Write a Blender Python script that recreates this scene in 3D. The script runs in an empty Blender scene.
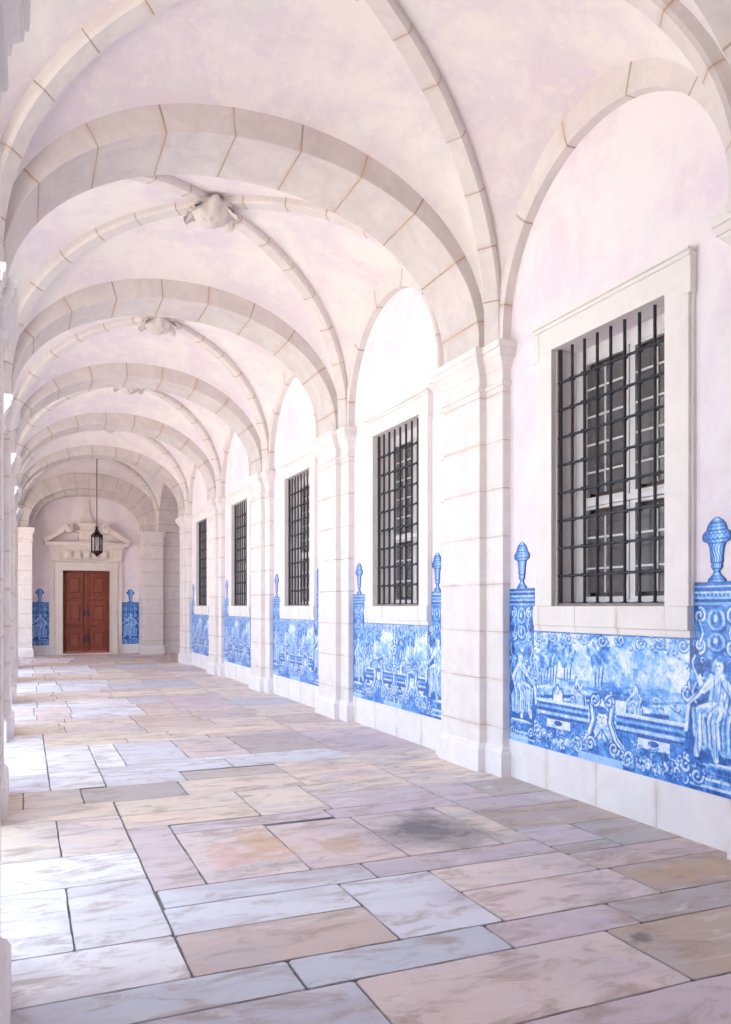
import bpy, bmesh, math, random
import numpy as np
from mathutils import Vector, Matrix, noise
random.seed(7)
C = bpy.context.scene.collection
H = 1.6                                   # eye height in metres; plan units below are multiples of it
TH = math.atan(341/800.0)
XC = 1.2165                               # axis of the gallery
LB = 2.43                                 # bay length
def PC(k): return 1.98+LB*k               # pier centre
def BC(k): return 3.195+LB*k              # bay centre
FR, FL, WL = 2.533, 2.579, 2.633          # pier front, pier flank, wall face
def P(X, D, Z): return Vector((X*H, D*H, (Z+1)*H))

# ------------------------------------------------------------------ materials
def mat(name):
    m = bpy.data.materials.new(name); m.use_nodes = True
    nt = m.node_tree; nt.nodes.clear()
    out = nt.nodes.new('ShaderNodeOutputMaterial'); b = nt.nodes.new('ShaderNodeBsdfPrincipled')
    nt.links.new(b.outputs[0], out.inputs[0])
    return m, nt, b
def nd(nt, t, **kw):
    n = nt.nodes.new(t)
    for k, v in kw.items():
        if k in n.inputs.keys() if isinstance(k, str) else False: n.inputs[k].default_value = v
        else: setattr(n, k, v)
    return n
def noise_tex(nt, scale, detail=4, rough=.55, coord=None, dist=0):
    n = nt.nodes.new('ShaderNodeTexNoise'); n.inputs['Scale'].default_value = scale
    n.inputs['Detail'].default_value = detail; n.inputs['Roughness'].default_value = rough
    n.inputs['Distortion'].default_value = dist
    if coord is not None: nt.links.new(coord, n.inputs['Vector'])
    return n.outputs['Fac']
def ramp(nt, fac, stops, interp='LINEAR'):
    r = nt.nodes.new('ShaderNodeValToRGB'); r.color_ramp.interpolation = interp
    e = r.color_ramp.elements
    while len(e) < len(stops): e.new(.5)
    for i, (p, c) in enumerate(stops):
        e[i].position = p; e[i].color = (c[0], c[1], c[2], 1) if hasattr(c, '__len__') else (c, c, c, 1)
    nt.links.new(fac, r.inputs[0]); return r.outputs[0]
def mix(nt, fac, a, b, mode='MIX'):
    m = nt.nodes.new('ShaderNodeMix'); m.data_type = 'RGBA'; m.blend_type = mode
    for s, v in ((m.inputs['Factor'], fac), (m.inputs[6], a), (m.inputs[7], b)):
        if hasattr(v, 'links'): nt.links.new(v, s)
        elif hasattr(v, '__len__'): s.default_value = (v[0], v[1], v[2], 1)
        else: s.default_value = v
    return m.outputs[2]
def math_n(nt, op, a, b=0):
    m = nt.nodes.new('ShaderNodeMath'); m.operation = op
    for s, v in ((m.inputs[0], a), (m.inputs[1], b)):
        if hasattr(v, 'links'): nt.links.new(v, s)
        else: s.default_value = v
    return m.outputs[0]
def bump(nt, b, h, strength=.2, dist=.01):
    n = nt.nodes.new('ShaderNodeBump'); n.inputs['Strength'].default_value = strength
    n.inputs['Distance'].default_value = dist
    nt.links.new(h, n.inputs['Height']); nt.links.new(n.outputs[0], b.inputs['Normal'])
def wpos(nt):
    g = nt.nodes.new('ShaderNodeNewGeometry'); return g.outputs['Position']

def plaster(name, white, lilac, grey, amt=.5):
    m, nt, b = mat(name); p = wpos(nt)
    big = noise_tex(nt, 1.3, 8, .68, p, .25); sm = noise_tex(nt, 6, 7, .7, p, .3); fine = noise_tex(nt, 60, 3, .5, p)
    c = mix(nt, ramp(nt, big, [(.42, 0), (.58, 1)]), white, lilac)
    c = mix(nt, math_n(nt, 'MULTIPLY', ramp(nt, sm, [(.54, 0), (.62, 1)]), amt), c, white)
    c = mix(nt, math_n(nt, 'MULTIPLY', ramp(nt, noise_tex(nt, 2.3, 7, .7, p, .3), [(.56, 0), (.66, 1)]), amt), c, grey)
    nt.links.new(c, b.inputs['Base Color']); b.inputs['Roughness'].default_value = .85
    bump(nt, b, fine, .12, .004); return m
def stone(name, a, b2, stain, joint=(.42, .33, .27), rough=.7, thr=.012, js=(.36, .12, .62, .95), hs=.45):
    m, nt, b = mat(name); p = wpos(nt)
    uv = nt.nodes.new('ShaderNodeUVMap'); sep = nt.nodes.new('ShaderNodeSeparateXYZ')
    nt.links.new(uv.outputs[0], sep.inputs[0]); u = sep.outputs[0]
    wob = math_n(nt, 'MULTIPLY', math_n(nt, 'SUBTRACT', noise_tex(nt, 9, 2, .5, p), .5), .014)
    uu = math_n(nt, 'ADD', u, wob)
    fr = math_n(nt, 'FRACT', uu); d = math_n(nt, 'MINIMUM', fr, math_n(nt, 'SUBTRACT', 1, fr))
    line = ramp(nt, d, [(thr*.4, 1), (thr*1.3, 0)])
    blk = nt.nodes.new('ShaderNodeTexWhiteNoise'); blk.noise_dimensions = '1D'
    nt.links.new(math_n(nt, 'FLOOR', u), blk.inputs['W'])
    n1 = noise_tex(nt, 3.5, 6, .6, p, .8); n2 = noise_tex(nt, 14, 6, .7, p, .3)
    c = mix(nt, ramp(nt, n1, [(.35, 0), (.65, 1)]), a, b2)
    c = mix(nt, math_n(nt, 'MULTIPLY', ramp(nt, n2, [(.55, 0), (.72, 1)]), .45), c, stain)
    c = mix(nt, math_n(nt, 'MULTIPLY', blk.outputs['Value'], .16), c, stain)
    lf = math_n(nt, 'MULTIPLY', line, ramp(nt, noise_tex(nt, 2.6, 4, .6, p), [(js[0], js[1]), (js[2], js[3])]))
    c = mix(nt, lf, c, joint)
    halo = math_n(nt, 'MULTIPLY', math_n(nt, 'MULTIPLY', ramp(nt, d, [(0, 1), (thr*7, 0)]), ramp(nt, noise_tex(nt, 3.1, 4, .6, p), [(.4, 0), (.6, 1)])), hs)
    c = mix(nt, halo, c, (.62, .46, .36))
    nt.links.new(c, b.inputs['Base Color']); b.inputs['Roughness'].default_value = rough
    h = math_n(nt, 'SUBTRACT', math_n(nt, 'MULTIPLY', n2, .4), line)
    bump(nt, b, h, .25, .006); return m
def plain(name, col, rough=.5, metal=0, nscale=8, var=.25):
    m, nt, b = mat(name); p = wpos(nt)
    n = noise_tex(nt, nscale, 5, .6, p)
    c = mix(nt, n, tuple(x*(1-var) for x in col), tuple(min(1, x*(1+var)) for x in col))
    nt.links.new(c, b.inputs['Base Color']); b.inputs['Roughness'].default_value = rough
    b.inputs['Metallic'].default_value = metal; bump(nt, b, n, .15, .004); return m

M = {}
M['vault'] = plaster('vault_plaster', (.86, .81, .79), (.77, .70, .75), (.75, .76, .72), .6)
M['wall'] = plaster('wall_plaster', (.87, .82, .84), (.81, .72, .79), (.82, .79, .79), .55)
M['stone'] = stone('limestone', (.86, .82, .80), (.78, .73, .72), (.74, .64, .58))
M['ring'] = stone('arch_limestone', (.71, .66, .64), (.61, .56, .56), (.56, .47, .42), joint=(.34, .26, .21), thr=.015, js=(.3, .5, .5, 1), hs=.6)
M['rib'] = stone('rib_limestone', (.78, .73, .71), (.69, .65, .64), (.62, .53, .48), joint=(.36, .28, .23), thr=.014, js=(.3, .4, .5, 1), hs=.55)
M['carve'] = stone('carved_limestone', (.70, .64, .61), (.62, .56, .54), (.56, .46, .41))
M['door_stone'] = stone('door_limestone', (.87, .80, .75), (.80, .72, .66), (.64, .54, .46))
M['base'] = stone('base_marble', (.90, .87, .88), (.84, .80, .81), (.80, .74, .72), joint=(.6, .54, .52))
M['frame'] = stone('window_limestone', (.86, .82, .79), (.80, .76, .73), (.78, .72, .67))
M['iron'] = plain('wrought_iron', (.045, .045, .055), .5, .6, 30)
M['lantern'] = plain('lantern_metal', (.035, .03, .028), .45, .7, 30)
M['paint'] = plain('white_window_paint', (.80, .77, .76), .4, 0, 10, .08)
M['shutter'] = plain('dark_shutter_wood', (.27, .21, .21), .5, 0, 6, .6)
M['ground'] = plain('courtyard_paving', (.80, .70, .58), .8, 0, 2, .1)
M['render'] = plain('outer_render', (.80, .76, .70), .85, 0, 2, .08)
def wood():
    m, nt, b = mat('mahogany_door_wood'); p = wpos(nt)
    mp = nt.nodes.new('ShaderNodeMapping'); mp.inputs['Scale'].default_value = (9, 9, .9); nt.links.new(p, mp.inputs[0])
    n = noise_tex(nt, 3, 6, .65, mp.outputs[0], 1.2)
    c = ramp(nt, n, [(.3, (.13, .028, .016)), (.55, (.31, .075, .042)), (.75, (.44, .13, .08))])
    nt.links.new(c, b.inputs['Base Color']); b.inputs['Roughness'].default_value = .42
    bump(nt, b, n, .2, .004); return m
M['wood'] = wood()
def glass():
    m, nt, b = mat('window_glass'); b.inputs['Base Color'].default_value = (.8, .78, .8, 1)
    b.inputs['Roughness'].default_value = .06; b.inputs['Transmission Weight'].default_value = .85
    b.inputs['IOR'].default_value = 1.45; return m
M['glass'] = glass()
def attr_mat(name, rough, nstr):
    m, nt, b = mat(name); a = nt.nodes.new('ShaderNodeVertexColor'); a.layer_name = 'Col'
    p = wpos(nt); n = noise_tex(nt, 25, 4, .6, p)
    c = mix(nt, nstr, a.outputs[0], ramp(nt, n, [(.3, .35), (.7, .65)]), 'OVERLAY')
    nt.links.new(c, b.inputs['Base Color']); b.inputs['Roughness'].default_value = rough
    bump(nt, b, n, .06, .003); return m
M['azulejo'] = attr_mat('azulejo_glaze', .28, .25)

def floor_mat():
    m, nt, b = mat('worn_flagstone'); a = nt.nodes.new('ShaderNodeVertexColor'); a.layer_name = 'Col'
    p = wpos(nt)
    off = nt.nodes.new('ShaderNodeVectorMath'); off.operation = 'MULTIPLY_ADD'
    nt.links.new(a.outputs[0], off.inputs[0]); off.inputs[1].default_value = (60, 47, 31); nt.links.new(p, off.inputs[2])
    an = nt.nodes.new('ShaderNodeVectorMath'); an.operation = 'MULTIPLY'; nt.links.new(off.outputs[0], an.inputs[0]); an.inputs[1].default_value = (.6, 1.35, 1)
    q = an.outputs[0]                              # every slab gets its own piece of grain
    n1 = noise_tex(nt, 1.6, 6, .6, q, .9); n2 = noise_tex(nt, 5, 7, .7, q, .6); n3 = noise_tex(nt, 38, 4, .7, p)
    n4 = noise_tex(nt, 2.4, 5, .65, q, 1.5)
    c = mix(nt, 1.0, a.outputs[0], (.93, .88, .86), 'MULTIPLY')
    c = mix(nt, math_n(nt, 'MULTIPLY', ramp(nt, n1, [(.48, 0), (.64, 1)]), .6), c, (.50, .46, .52))
    c = mix(nt, math_n(nt, 'MULTIPLY', ramp(nt, n2, [(.50, 0), (.64, 1)]), .65), c, (.38, .28, .23))
    c = mix(nt, math_n(nt, 'MULTIPLY', ramp(nt, n4, [(.58, 0), (.68, 1)]), .5), c, (.78, .75, .74))
    c = mix(nt, math_n(nt, 'MULTIPLY', ramp(nt, n3, [(.64, 0), (.74, 1)]), .35), c, (.28, .25, .27))
    def blotch(c, X, D, rx, ry, col, amt, ns=7.0):
        d1 = nt.nodes.new('ShaderNodeVectorMath'); d1.operation = 'SUBTRACT'
        nt.links.new(p, d1.inputs[0]); d1.inputs[1].default_value = (X*H, D*H, 0)
        d2 = nt.nodes.new('ShaderNodeVectorMath'); d2.operation = 'MULTIPLY'
        nt.links.new(d1.outputs[0], d2.inputs[0]); d2.inputs[1].default_value = (1/(rx*H), 1/(ry*H), 0)
        ln = nt.nodes.new('ShaderNodeVectorMath'); ln.operation = 'LENGTH'; nt.links.new(d2.outputs[0], ln.inputs[0])
        s = math_n(nt, 'ADD', ln.outputs['Value'], math_n(nt, 'MULTIPLY', math_n(nt, 'SUBTRACT', noise_tex(nt, ns, 5, .65, p, .4), .5), 2.6))
        f = math_n(nt, 'MULTIPLY', ramp(nt, s, [(.45, 1), (1.05, 0)]), amt)
        return mix(nt, f, c, col)
    c = blotch(c, 1.65, 3.14, .30, .36, (.26, .23, .23), .7, 3.0); c = blotch(c, 1.66, 3.2, .17, .20, (.11, .10, .12), .7, 6.0)
    c = blotch(c, .93, 3.25, .13, .26, (.62, .38, .18), .6)
    c = blotch(c, 1.22, 3.12, .13, .12, (.56, .36, .2), .6)
    c = blotch(c, .75, 3.15, .10, .2, (.75, .42, .36), .45)
    c = blotch(c, 2.35, 2.3, .4, .12, (.62, .42, .25), .5)
    c = mix(nt, math_n(nt, 'MULTIPLY', ramp(nt, noise_tex(nt, 90, 3, .6, p), [(.66, 0), (.72, 1)]), .5), c, (.2, .17, .17))
    c = blotch(c, 1.7, 1.9, .05, .04, (.12, .11, .11), .7)
    nt.links.new(c, b.inputs['Base Color'])
    r = ramp(nt, n2, [(.3, .42), (.7, .72)]); nt.links.new(r, b.inputs['Roughness'])
    bump(nt, b, math_n(nt, 'ADD', math_n(nt, 'MULTIPLY', n2, 1.0), math_n(nt, 'MULTIPLY', n3, .35)), .3, .008)
    return m
M['floor'] = floor_mat()

# ------------------------------------------------------------------ mesh builder
class MB:
    def __init__(s): s.v = []; s.f = []; s.uv = []; s.sm = []
    def face(s, pts, uvs=None, smooth=False):
        i = len(s.v); s.v += [tuple(p) for p in pts]; s.f.append(tuple(range(i, i+len(pts))))
        s.uv.append(uvs if uvs else [(.5, .5)]*len(pts)); s.sm.append(smooth)
    def box(s, X0, X1, D0, D1, Z0, Z1, ju=None):
        "ju: axis along which joints run and their pitch"
        c = [P(x, d, z) for x in (X0, X1) for d in (D0, D1) for z in (Z0, Z1)]
        def uvp(p):
            if not ju: return (.5, .5)
            ax, pitch, ph = ju
            return (p[ax]/pitch+ph, .5)
        for q in ((0,1,3,2), (4,6,7,5), (0,4,5,1), (2,3,7,6), (0,2,6,4), (1,5,7,3)):
            s.face([c[i] for i in q], [uvp(c[i]) for i in q])
    def build(s, name, m, parent=None, weld=True, bevel=0, origin=None, smooth=None):
        me = bpy.data.meshes.new(name); me.from_pydata(s.v, [], s.f)
        ul = me.uv_layers.new(name='UVMap')
        flat = [c for f in s.uv for uv in f for c in uv]; ul.data.foreach_set('uv', flat)
        me.polygons.foreach_set('use_smooth', s.sm if smooth is None else [smooth]*len(s.f))
        if weld:
            bm = bmesh.new(); bm.from_mesh(me); bmesh.ops.remove_doubles(bm, verts=bm.verts, dist=.0004)
            bmesh.ops.recalc_face_normals(bm, faces=bm.faces); bm.to_mesh(me); bm.free()
        me.materials.append(m)
        o = bpy.data.objects.new(name, me); C.objects.link(o)
        if origin is not None:
            me.transform(Matrix.Translation(-Vector(origin)))
            o.location = origin
        if parent is not None:
            o.parent = parent
            o.location = Vector(o.location) - parent.location if origin is not None else -parent.location
        if bevel:
            b = o.modifiers.new('bevel', 'BEVEL'); b.width = bevel; b.segments = 2; b.limit_method = 'ANGLE'
            b.angle_limit = math.radians(40)
        return o
def thing(name, label, cat, loc, group=None):
    o = bpy.data.objects.new(name, None); C.objects.link(o); o.location = loc; o.empty_display_size = .1
    tag(o, label, cat, group); return o
def tag(o, label, cat, group=None):
    o['label'] = label; o['category'] = cat
    if group: o['group'] = group
    return o
def struct(o): o['kind'] = 'structure'; return o
def copy_tree(o, loc, parent=None):
    c = o.copy(); C.objects.link(c)
    if parent is None: c.location = loc
    else: c.parent = parent
    for ch in [x for x in C.objects if x.parent == o]: copy_tree(ch, None, c)
    return c

def loft(mb, foot, prof, closed=True, pitch=None, cap_top=True, cap_bot=False, smooth=False):
    "foot: axis-aligned plan polygon (X,D), counter-clockwise; prof: list of (Z, outward offset)"
    n = len(foot); area = sum(foot[i][0]*foot[(i+1)%n][1]-foot[(i+1)%n][0]*foot[i][1] for i in range(n))
    sg = 1 if area > 0 else -1
    def ring(off):
        r = []
        for i in range(n):
            a, b, c = foot[i-1], foot[i], foot[(i+1) % n]
            def nrm(p, q):
                dx, dy = q[0]-p[0], q[1]-p[1]; l = math.hypot(dx, dy); return (sg*dy/l, -sg*dx/l)
            n1, n2 = nrm(a, b), nrm(b, c); k = 1+n1[0]*n2[0]+n1[1]*n2[1]
            if k < .05: k = 1
            r.append((b[0]+off*(n1[0]+n2[0])/k, b[1]+off*(n1[1]+n2[1])/k))
        return r
    rs = [(z, ring(o)) for z, o in prof]
    for (z0, r0), (z1, r1) in zip(rs, rs[1:]):
        for i in range(n):
            j = (i+1) % n
            u0 = (z0+1)*H/pitch if pitch else .5; u1 = (z1+1)*H/pitch if pitch else .5
            mb.face([P(r0[i][0], r0[i][1], z0), P(r0[j][0], r0[j][1], z0), P(r1[j][0], r1[j][1], z1), P(r1[i][0], r1[i][1], z1)],
                    [(u0, .5), (u0, .5), (u1, .5), (u1, .5)], smooth)
    if cap_top: z, r = rs[-1]; mb.face([P(x, d, z) for x, d in r])
    if cap_bot: z, r = rs[0]; mb.face([P(x, d, z) for x, d in reversed(r)])

def sup(s, e): return max(0.0, 1-abs(s)**e)**(1/e)
def arch_pts(a, rise, z0, e, n, stilt):
    "list of (offset, Z, arclen) from -a to a, with straight stilts down to `stilt`"
    pts = []
    if stilt < z0: pts.append((-a, stilt))
    for i in range(n+1):
        ph = -math.pi/2+math.pi*i/n; s = math.sin(ph)
        pts.append((a*s, z0+rise*sup(s, e)))
    if stilt < z0: pts.append((a, stilt))
    return pts
def arch_ring(mb, c, a, rise, z0, e, t, d0, d1, axis, stilt, nb, n=48, tt=None, soff=0):
    """ring arch. axis 'X': spans along X, thick along D (d0..d1); axis 'D': spans along D, thick along X."""
    inn = arch_pts(a, rise, z0, e, n, stilt); out = []
    for i, p in enumerate(inn):
        q0 = inn[max(0, i-1)]; q1 = inn[min(len(inn)-1, i+1)]; dx, dz = q1[0]-q0[0], q1[1]-q0[1]; l = math.hypot(dx, dz)
        nx, nz = -dz/l, dx/l; w = (tt or t)*(1-abs(nz))+t*abs(nz)
        out.append((p[0]+nx*w, max(p[1]+nz*w, stilt)))
    L = [0]
    for p, q in zip(inn, inn[1:]): L.append(L[-1]+math.hypot(q[0]-p[0], q[1]-p[1]))
    U = [l/L[-1]*nb+.5+soff for l in L]
    def pt(o, z, w): return P(c+o, w, z) if axis == 'X' else P(w, c+o, z)
    for i in range(len(inn)-1):
        u = [(U[i], .5), (U[i+1], .5), (U[i+1], .5), (U[i], .5)]
        for w in (d0, d1): mb.face([pt(*inn[i], w), pt(*inn[i+1], w), pt(*out[i+1], w), pt(*out[i], w)], u)
        mb.face([pt(*inn[i], d0), pt(*inn[i+1], d0), pt(*inn[i+1], d1), pt(*inn[i], d1)], u)
        mb.face([pt(*out[i], d0), pt(*out[i+1], d0), pt(*out[i+1], d1), pt(*out[i], d1)], u)
    for i in (0, -1):
        mb.face([pt(*inn[i], d0), pt(*inn[i], d1), pt(*out[i], d1), pt(*out[i], d0)])
def arch_wall(mb, c, hw, a, rise, z0, w0, w1, ztop, axis, zbot=-1, n=32, e=2.0):
    "solid wall piece of half width hw with an arched opening through it"
    ap = arch_pts(a, rise, z0, e, n, zbot)
    def pt(o, z, w): return P(c+o, w, z) if axis == 'X' else P(w, c+o, z)
    for w in (w0, w1):
        for sg in (-1, 1):
            mb.face([pt(sg*hw, zbot, w), pt(sg*a, zbot, w), pt(sg*a, ztop, w), pt(sg*hw, ztop, w)])
        for p, q in zip(ap[1:-1], ap[2:-1]):
            mb.face([pt(p[0], p[1], w), pt(q[0], q[1], w), pt(q[0], ztop, w), pt(p[0], ztop, w)])
    for p, q in zip(ap, ap[1:]):
        mb.face([pt(p[0], p[1], w0), pt(q[0], q[1], w0), pt(q[0], q[1], w1), pt(p[0], p[1], w1)])

# ------------------------------------------------------------------ floor of big worn flagstones
def gen_floor():
    S = []
    W = (.86, .88, .94); WB = (.78, .82, .92); PK = (.80, .69, .68); BE = (.83, .75, .67); PE = (.89, .77, .65)  # bluish whites hold skylight by the openings, peach and beige the warm bounce
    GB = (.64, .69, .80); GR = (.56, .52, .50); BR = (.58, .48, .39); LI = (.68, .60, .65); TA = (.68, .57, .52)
    def a(x0, x1, d0, d1, c): S.append((x0, x1, d0, d1, c))
    E0 = -.62; R0 = 2.66
    a(E0, .68, 1.98, 2.164, GB); a(.68, 1.32, 1.98, 2.164, GB); a(1.32, 1.795, 1.98, 2.16, LI); a(1.795, R0, 1.98, 2.16, GR)
    a(E0, .12, 1.62, 1.98, W); a(.12, .81, 1.62, 1.98, GB); a(.81, 1.645, 1.62, 1.98, PK); a(1.645, R0, 1.62, 1.98, BR)
    a(E0, .28, 1.2, 1.62, WB); a(.28, 1.08, 1.2, 1.62, GB); a(1.08, 1.9, 1.2, 1.62, LI); a(1.9, R0, 1.2, 1.62, BR)
    a(E0, .418, 2.164, 2.464, W); a(.418, 1.038, 2.164, 2.456, TA); a(1.038, 1.402, 2.164, 2.69, WB)
    a(1.402, 2.05, 2.16, 2.446, PK); a(2.05, R0, 2.16, 2.446, BR)
    a(E0, .135, 2.464, 3.025, W); a(.135, .418, 2.464, 3.025, W)
    a(.418, 1.038, 2.456, 2.69, WB); a(1.402, 2.01, 2.446, 2.69, PK); a(2.01, R0, 2.446, 2.65, TA)
    a(.425, 1.2, 2.69, 2.87, WB); a(1.2, 2.01, 2.69, 2.87, LI)
    a(E0, .418, 3.025, 3.4, W)
    a(E0, .136, 3.4, 3.985, BE); a(.136, .418, 3.4, 3.985, PK)
    a(.418, .605, 2.87, 3.715, LI); a(.605, 1.004, 2.87, 3.555, PK); a(1.004, 1.418, 2.87, 3.52, PK); a(1.418, 1.858, 2.87, 3.52, PK); a(1.858, 2.01, 2.87, 3.52, BE)
    a(.605, 1.35, 3.555, 3.70, LI); a(1.35, 2.01, 3.52, 3.69, LI)
    a(.418, 1.04, 3.715, 3.96, PE); a(1.04, 1.40, 3.70, 4.24, BE); a(1.40, 2.01, 3.69, 4.0, LI)
    a(.418, 1.04, 3.96, 4.26, BE); a(1.40, 2.01, 4.0, 4.24, BE)
    a(E0, .418, 3.985, 4.275, PE); 
    a(E0, -.006, 4.275, 4.65, BE); a(-.006, .278, 4.275, 4.65, BE); a(.278, .80, 4.26, 4.62, GR); a(.80, 1.449, 4.24, 4.62, BE); a(1.449, 2.01, 4.24, 4.62, PE)
    a(2.01, 2.3, 2.65, 2.76, GR); a(2.3, R0, 2.65, 3.01, GR); a(2.01, 2.3, 2.76, 3.02, LI)
    a(2.01, R0, 3.01, 3.365, BR); a(2.01, R0, 3.365, 3.6, LI); a(2.01, 2.28, 3.6, 3.95, LI); a(2.28, R0, 3.6, 3.95, GR)
    a(2.01, R0, 3.95, 4.3, BE); a(2.01, R0, 4.3, 4.62, PE)
    a(E0, .13, 4.65, 5.12, WB); a(E0, .13, 5.12, 5.95, W); a(E0, .13, 5.95, 6.74, W)
    a(.13, .418, 4.65, 4.955, W); a(.418, .86, 4.62, 4.9, WB); a(.86, 1.449, 4.62, 4.87, GR); a(1.449, 2.01, 4.62, 4.9, BE)
    a(.13, .418, 4.955, 5.18, W); a(.418, 1.2, 4.9, 5.18, WB); a(1.2, 2.01, 4.9, 5.18, W) if False else a(1.2, 2.01, 4.9, 5.18, WB)
    a(.13, .418, 5.18, 6.06, W); a(.418, .59, 5.18, 6.06, W); a(.59, 1.0, 5.3, 6.06, WB); a(1.0, 1.418, 5.3, 6.06, PK); a(1.418, 1.99, 5.3, 6.06, GR); a(.59, 1.99, 5.18, 5.3, WB)
    a(1.99, R0, 4.62, 5.1, BE); a(1.99, R0, 5.1, 5.7, LI); a(1.99, R0, 5.7, 6.1, LI)
    a(.13, .7, 6.06, 6.25, PE); a(.7, 1.3, 6.06, 6.25, BE); a(1.3, 2.0, 6.06, 6.25, PK); a(2.0, R0, 6.1, 6.5, BE)
    a(.13, 1.04, 6.25, 6.5, BE); a(1.04, 2.0, 6.25, 6.5, PE); a(.13, .9, 6.5, 6.74, BE); a(.9, 2.0, 6.5, 6.74, BE); a(2.0, R0, 6.5, 6.74, TA)
    rnd = random.Random(5)
    def fill(d0, d1, x0, x1, wide=False):
        d = d0
        while d < d1-.05:
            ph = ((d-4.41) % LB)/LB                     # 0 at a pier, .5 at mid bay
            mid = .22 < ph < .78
            w = min(rnd.choice([.2, .28, .34, .42]) if not mid else rnd.choice([.34, .55, .8]), d1-d)
            if d1-(d+w) < .12: w = d1-d
            x = x0
            cuts = [x0, .13, .418, 1.0, 1.41, 2.0, x1] if mid else [x0, .28, .85, 1.45, 2.0, x1]
            cuts = [c for c in cuts if x0 <= c <= x1]
            if x0 < -.7 or x1 > 2.8:
                cuts = [x0]
                while cuts[-1] < x1-.5: cuts.append(cuts[-1]+rnd.uniform(.3, .7))
                cuts[-1] = x1
            cuts = [c+(rnd.uniform(-.05, .05) if 0 < i < len(cuts)-1 else 0) for i, c in enumerate(cuts)]
            for p, q in zip(cuts, cuts[1:]):
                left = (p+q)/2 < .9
                pal = ([W, WB, W, WB, PK] if left else [GB, PK, LI, BE, TA]) if mid else ([PE, BE, BE, PK] if left else [BE, TA, BE, LI])  # skylight painted into left mid-bay slabs, warm light into those by piers
                a(p, q, d, d+w, rnd.choice(pal))
            d += w
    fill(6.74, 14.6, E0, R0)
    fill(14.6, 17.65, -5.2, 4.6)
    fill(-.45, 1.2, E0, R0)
    return S
def build_floor():
    me_v, me_f, cols = [], [], []
    rnd = random.Random(3); gap = .0045
    for x0, x1, d0, d1, c in gen_floor():
        x0 = x0*H+gap; x1 = x1*H-gap; y0 = d0*H+gap; y1 = d1*H-gap
        j = .0035; near = d0 < 7
        pts = []
        def edge(p, q):
            n = max(1, int((Vector(q)-Vector(p)).length/.12)) if near else 1
            for i in range(n):
                t = i/n; x = p[0]+(q[0]-p[0])*t; y = p[1]+(q[1]-p[1])*t
                k = j if i else 0
                pts.append((x+rnd.uniform(-k, k), y+rnd.uniform(-k, k)))
        ch = .012
        edge((x0+ch, y0), (x1-ch, y0)); edge((x1-ch, y0), (x1, y0+ch)); edge((x1, y0+ch), (x1, y1-ch)); edge((x1, y1-ch), (x1-ch, y1))
        edge((x1-ch, y1), (x0+ch, y1)); edge((x0+ch, y1), (x0, y1-ch)); edge((x0, y1-ch), (x0, y0+ch)); edge((x0, y0+ch), (x0+ch, y0))
        cx, cy = (x0+x1)/2, (y0+y1)/2
        tilt = (rnd.uniform(-.0012, .0012), rnd.uniform(-.0012, .0012))
        def z(x, y): return (x-cx)*tilt[0]+(y-cy)*tilt[1]
        n = len(pts); b = len(me_v)
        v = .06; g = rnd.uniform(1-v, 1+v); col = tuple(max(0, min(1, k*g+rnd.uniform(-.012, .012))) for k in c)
        me_v += [(cx+(x-cx)*(1-.006/max(.1, abs(x1-x0))), cy+(y-cy)*(1-.006/max(.1, y1-y0)), z(x, y)) for x, y in pts]
        me_v += [(x, y, z(x, y)-.006) for x, y in pts]
        me_v += [(x, y, -.03) for x, y in pts]
        me_f.append(tuple(range(b, b+n))); cols.append(col)
        for i in range(n):
            k = (i+1) % n
            me_f.append((b+n+i, b+n+k, b+k, b+i)); cols.append(tuple(q*.8 for q in col))
            me_f.append((b+2*n+i, b+2*n+k, b+n+k, b+n+i)); cols.append((.20, .19, .21))
    # mortar bed between the slabs
    b = len(me_v)
    for (x0, x1, d0, d1) in ((-.62, 2.66, -.45, 14.6), (-5.2, 4.6, 14.6, 17.65)):
        b = len(me_v)
        me_v += [(x0*H, d0*H, -.014), (x1*H, d0*H, -.014), (x1*H, d1*H, -.014), (x0*H, d1*H, -.014)]
        me_f.append((b, b+1, b+2, b+3)); cols.append((.16, .15, .18))
    me = bpy.data.meshes.new('floor'); me.from_pydata(me_v, [], me_f)
    at = me.color_attributes.new('Col', 'FLOAT_COLOR', 'CORNER')
    buf = []
    for p, c in zip(me.polygons, cols): buf += [c[0], c[1], c[2], 1]*p.loop_total
    at.data.foreach_set('color', buf); me.materials.append(M['floor'])
    o = bpy.data.objects.new('floor', me); C.objects.link(o); struct(o)
build_floor()
mb = MB(); mb.box(-30, -.62, -14, 14.6, -1.1, -1.01); mb.build('floor', M['ground'])['kind'] = 'structure'

# ------------------------------------------------------------------ right wall with window openings
WZ0, WZ1 = 0.0, 1.375; WO = -.05; WHW = .412
K0 = -1; WIN = {-1: -.05, 0: -.05, 1: -.085, 2: -.125, 3: -.125, 4: -.125}   # window centres, off the bay centre
mb = MB()
for k in range(K0, 5):
    c = BC(k); d0, d1 = c-LB/2, c+LB/2; X1 = WL+.42
    dk = WIN[k]; w0, w1 = c+dk-WHW, c+dk+WHW
    mb.box(WL, X1, d0, d1, -1, WZ0); mb.box(WL, X1, d0, d1, WZ1, 3.0)
    mb.box(WL, X1, d0, w0, WZ0, WZ1); mb.box(WL, X1, w1, d1, WZ0, WZ1)
o = mb.build('wall_right', M['wall'], weld=False); struct(o)
# end wall of the gallery with the door opening
DX0, DX1, DZ1 = .722, 1.652, .735; DE = 17.6
mb = MB()
mb.box(-5.2, DX0, DE, DE+.3, -1, 3); mb.box(DX1, 4.6, DE, DE+.3, -1, 3); mb.box(DX0, DX1, DE, DE+.3, DZ1, 3)
struct(mb.build('wall_end', M['wall'], weld=False))
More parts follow.
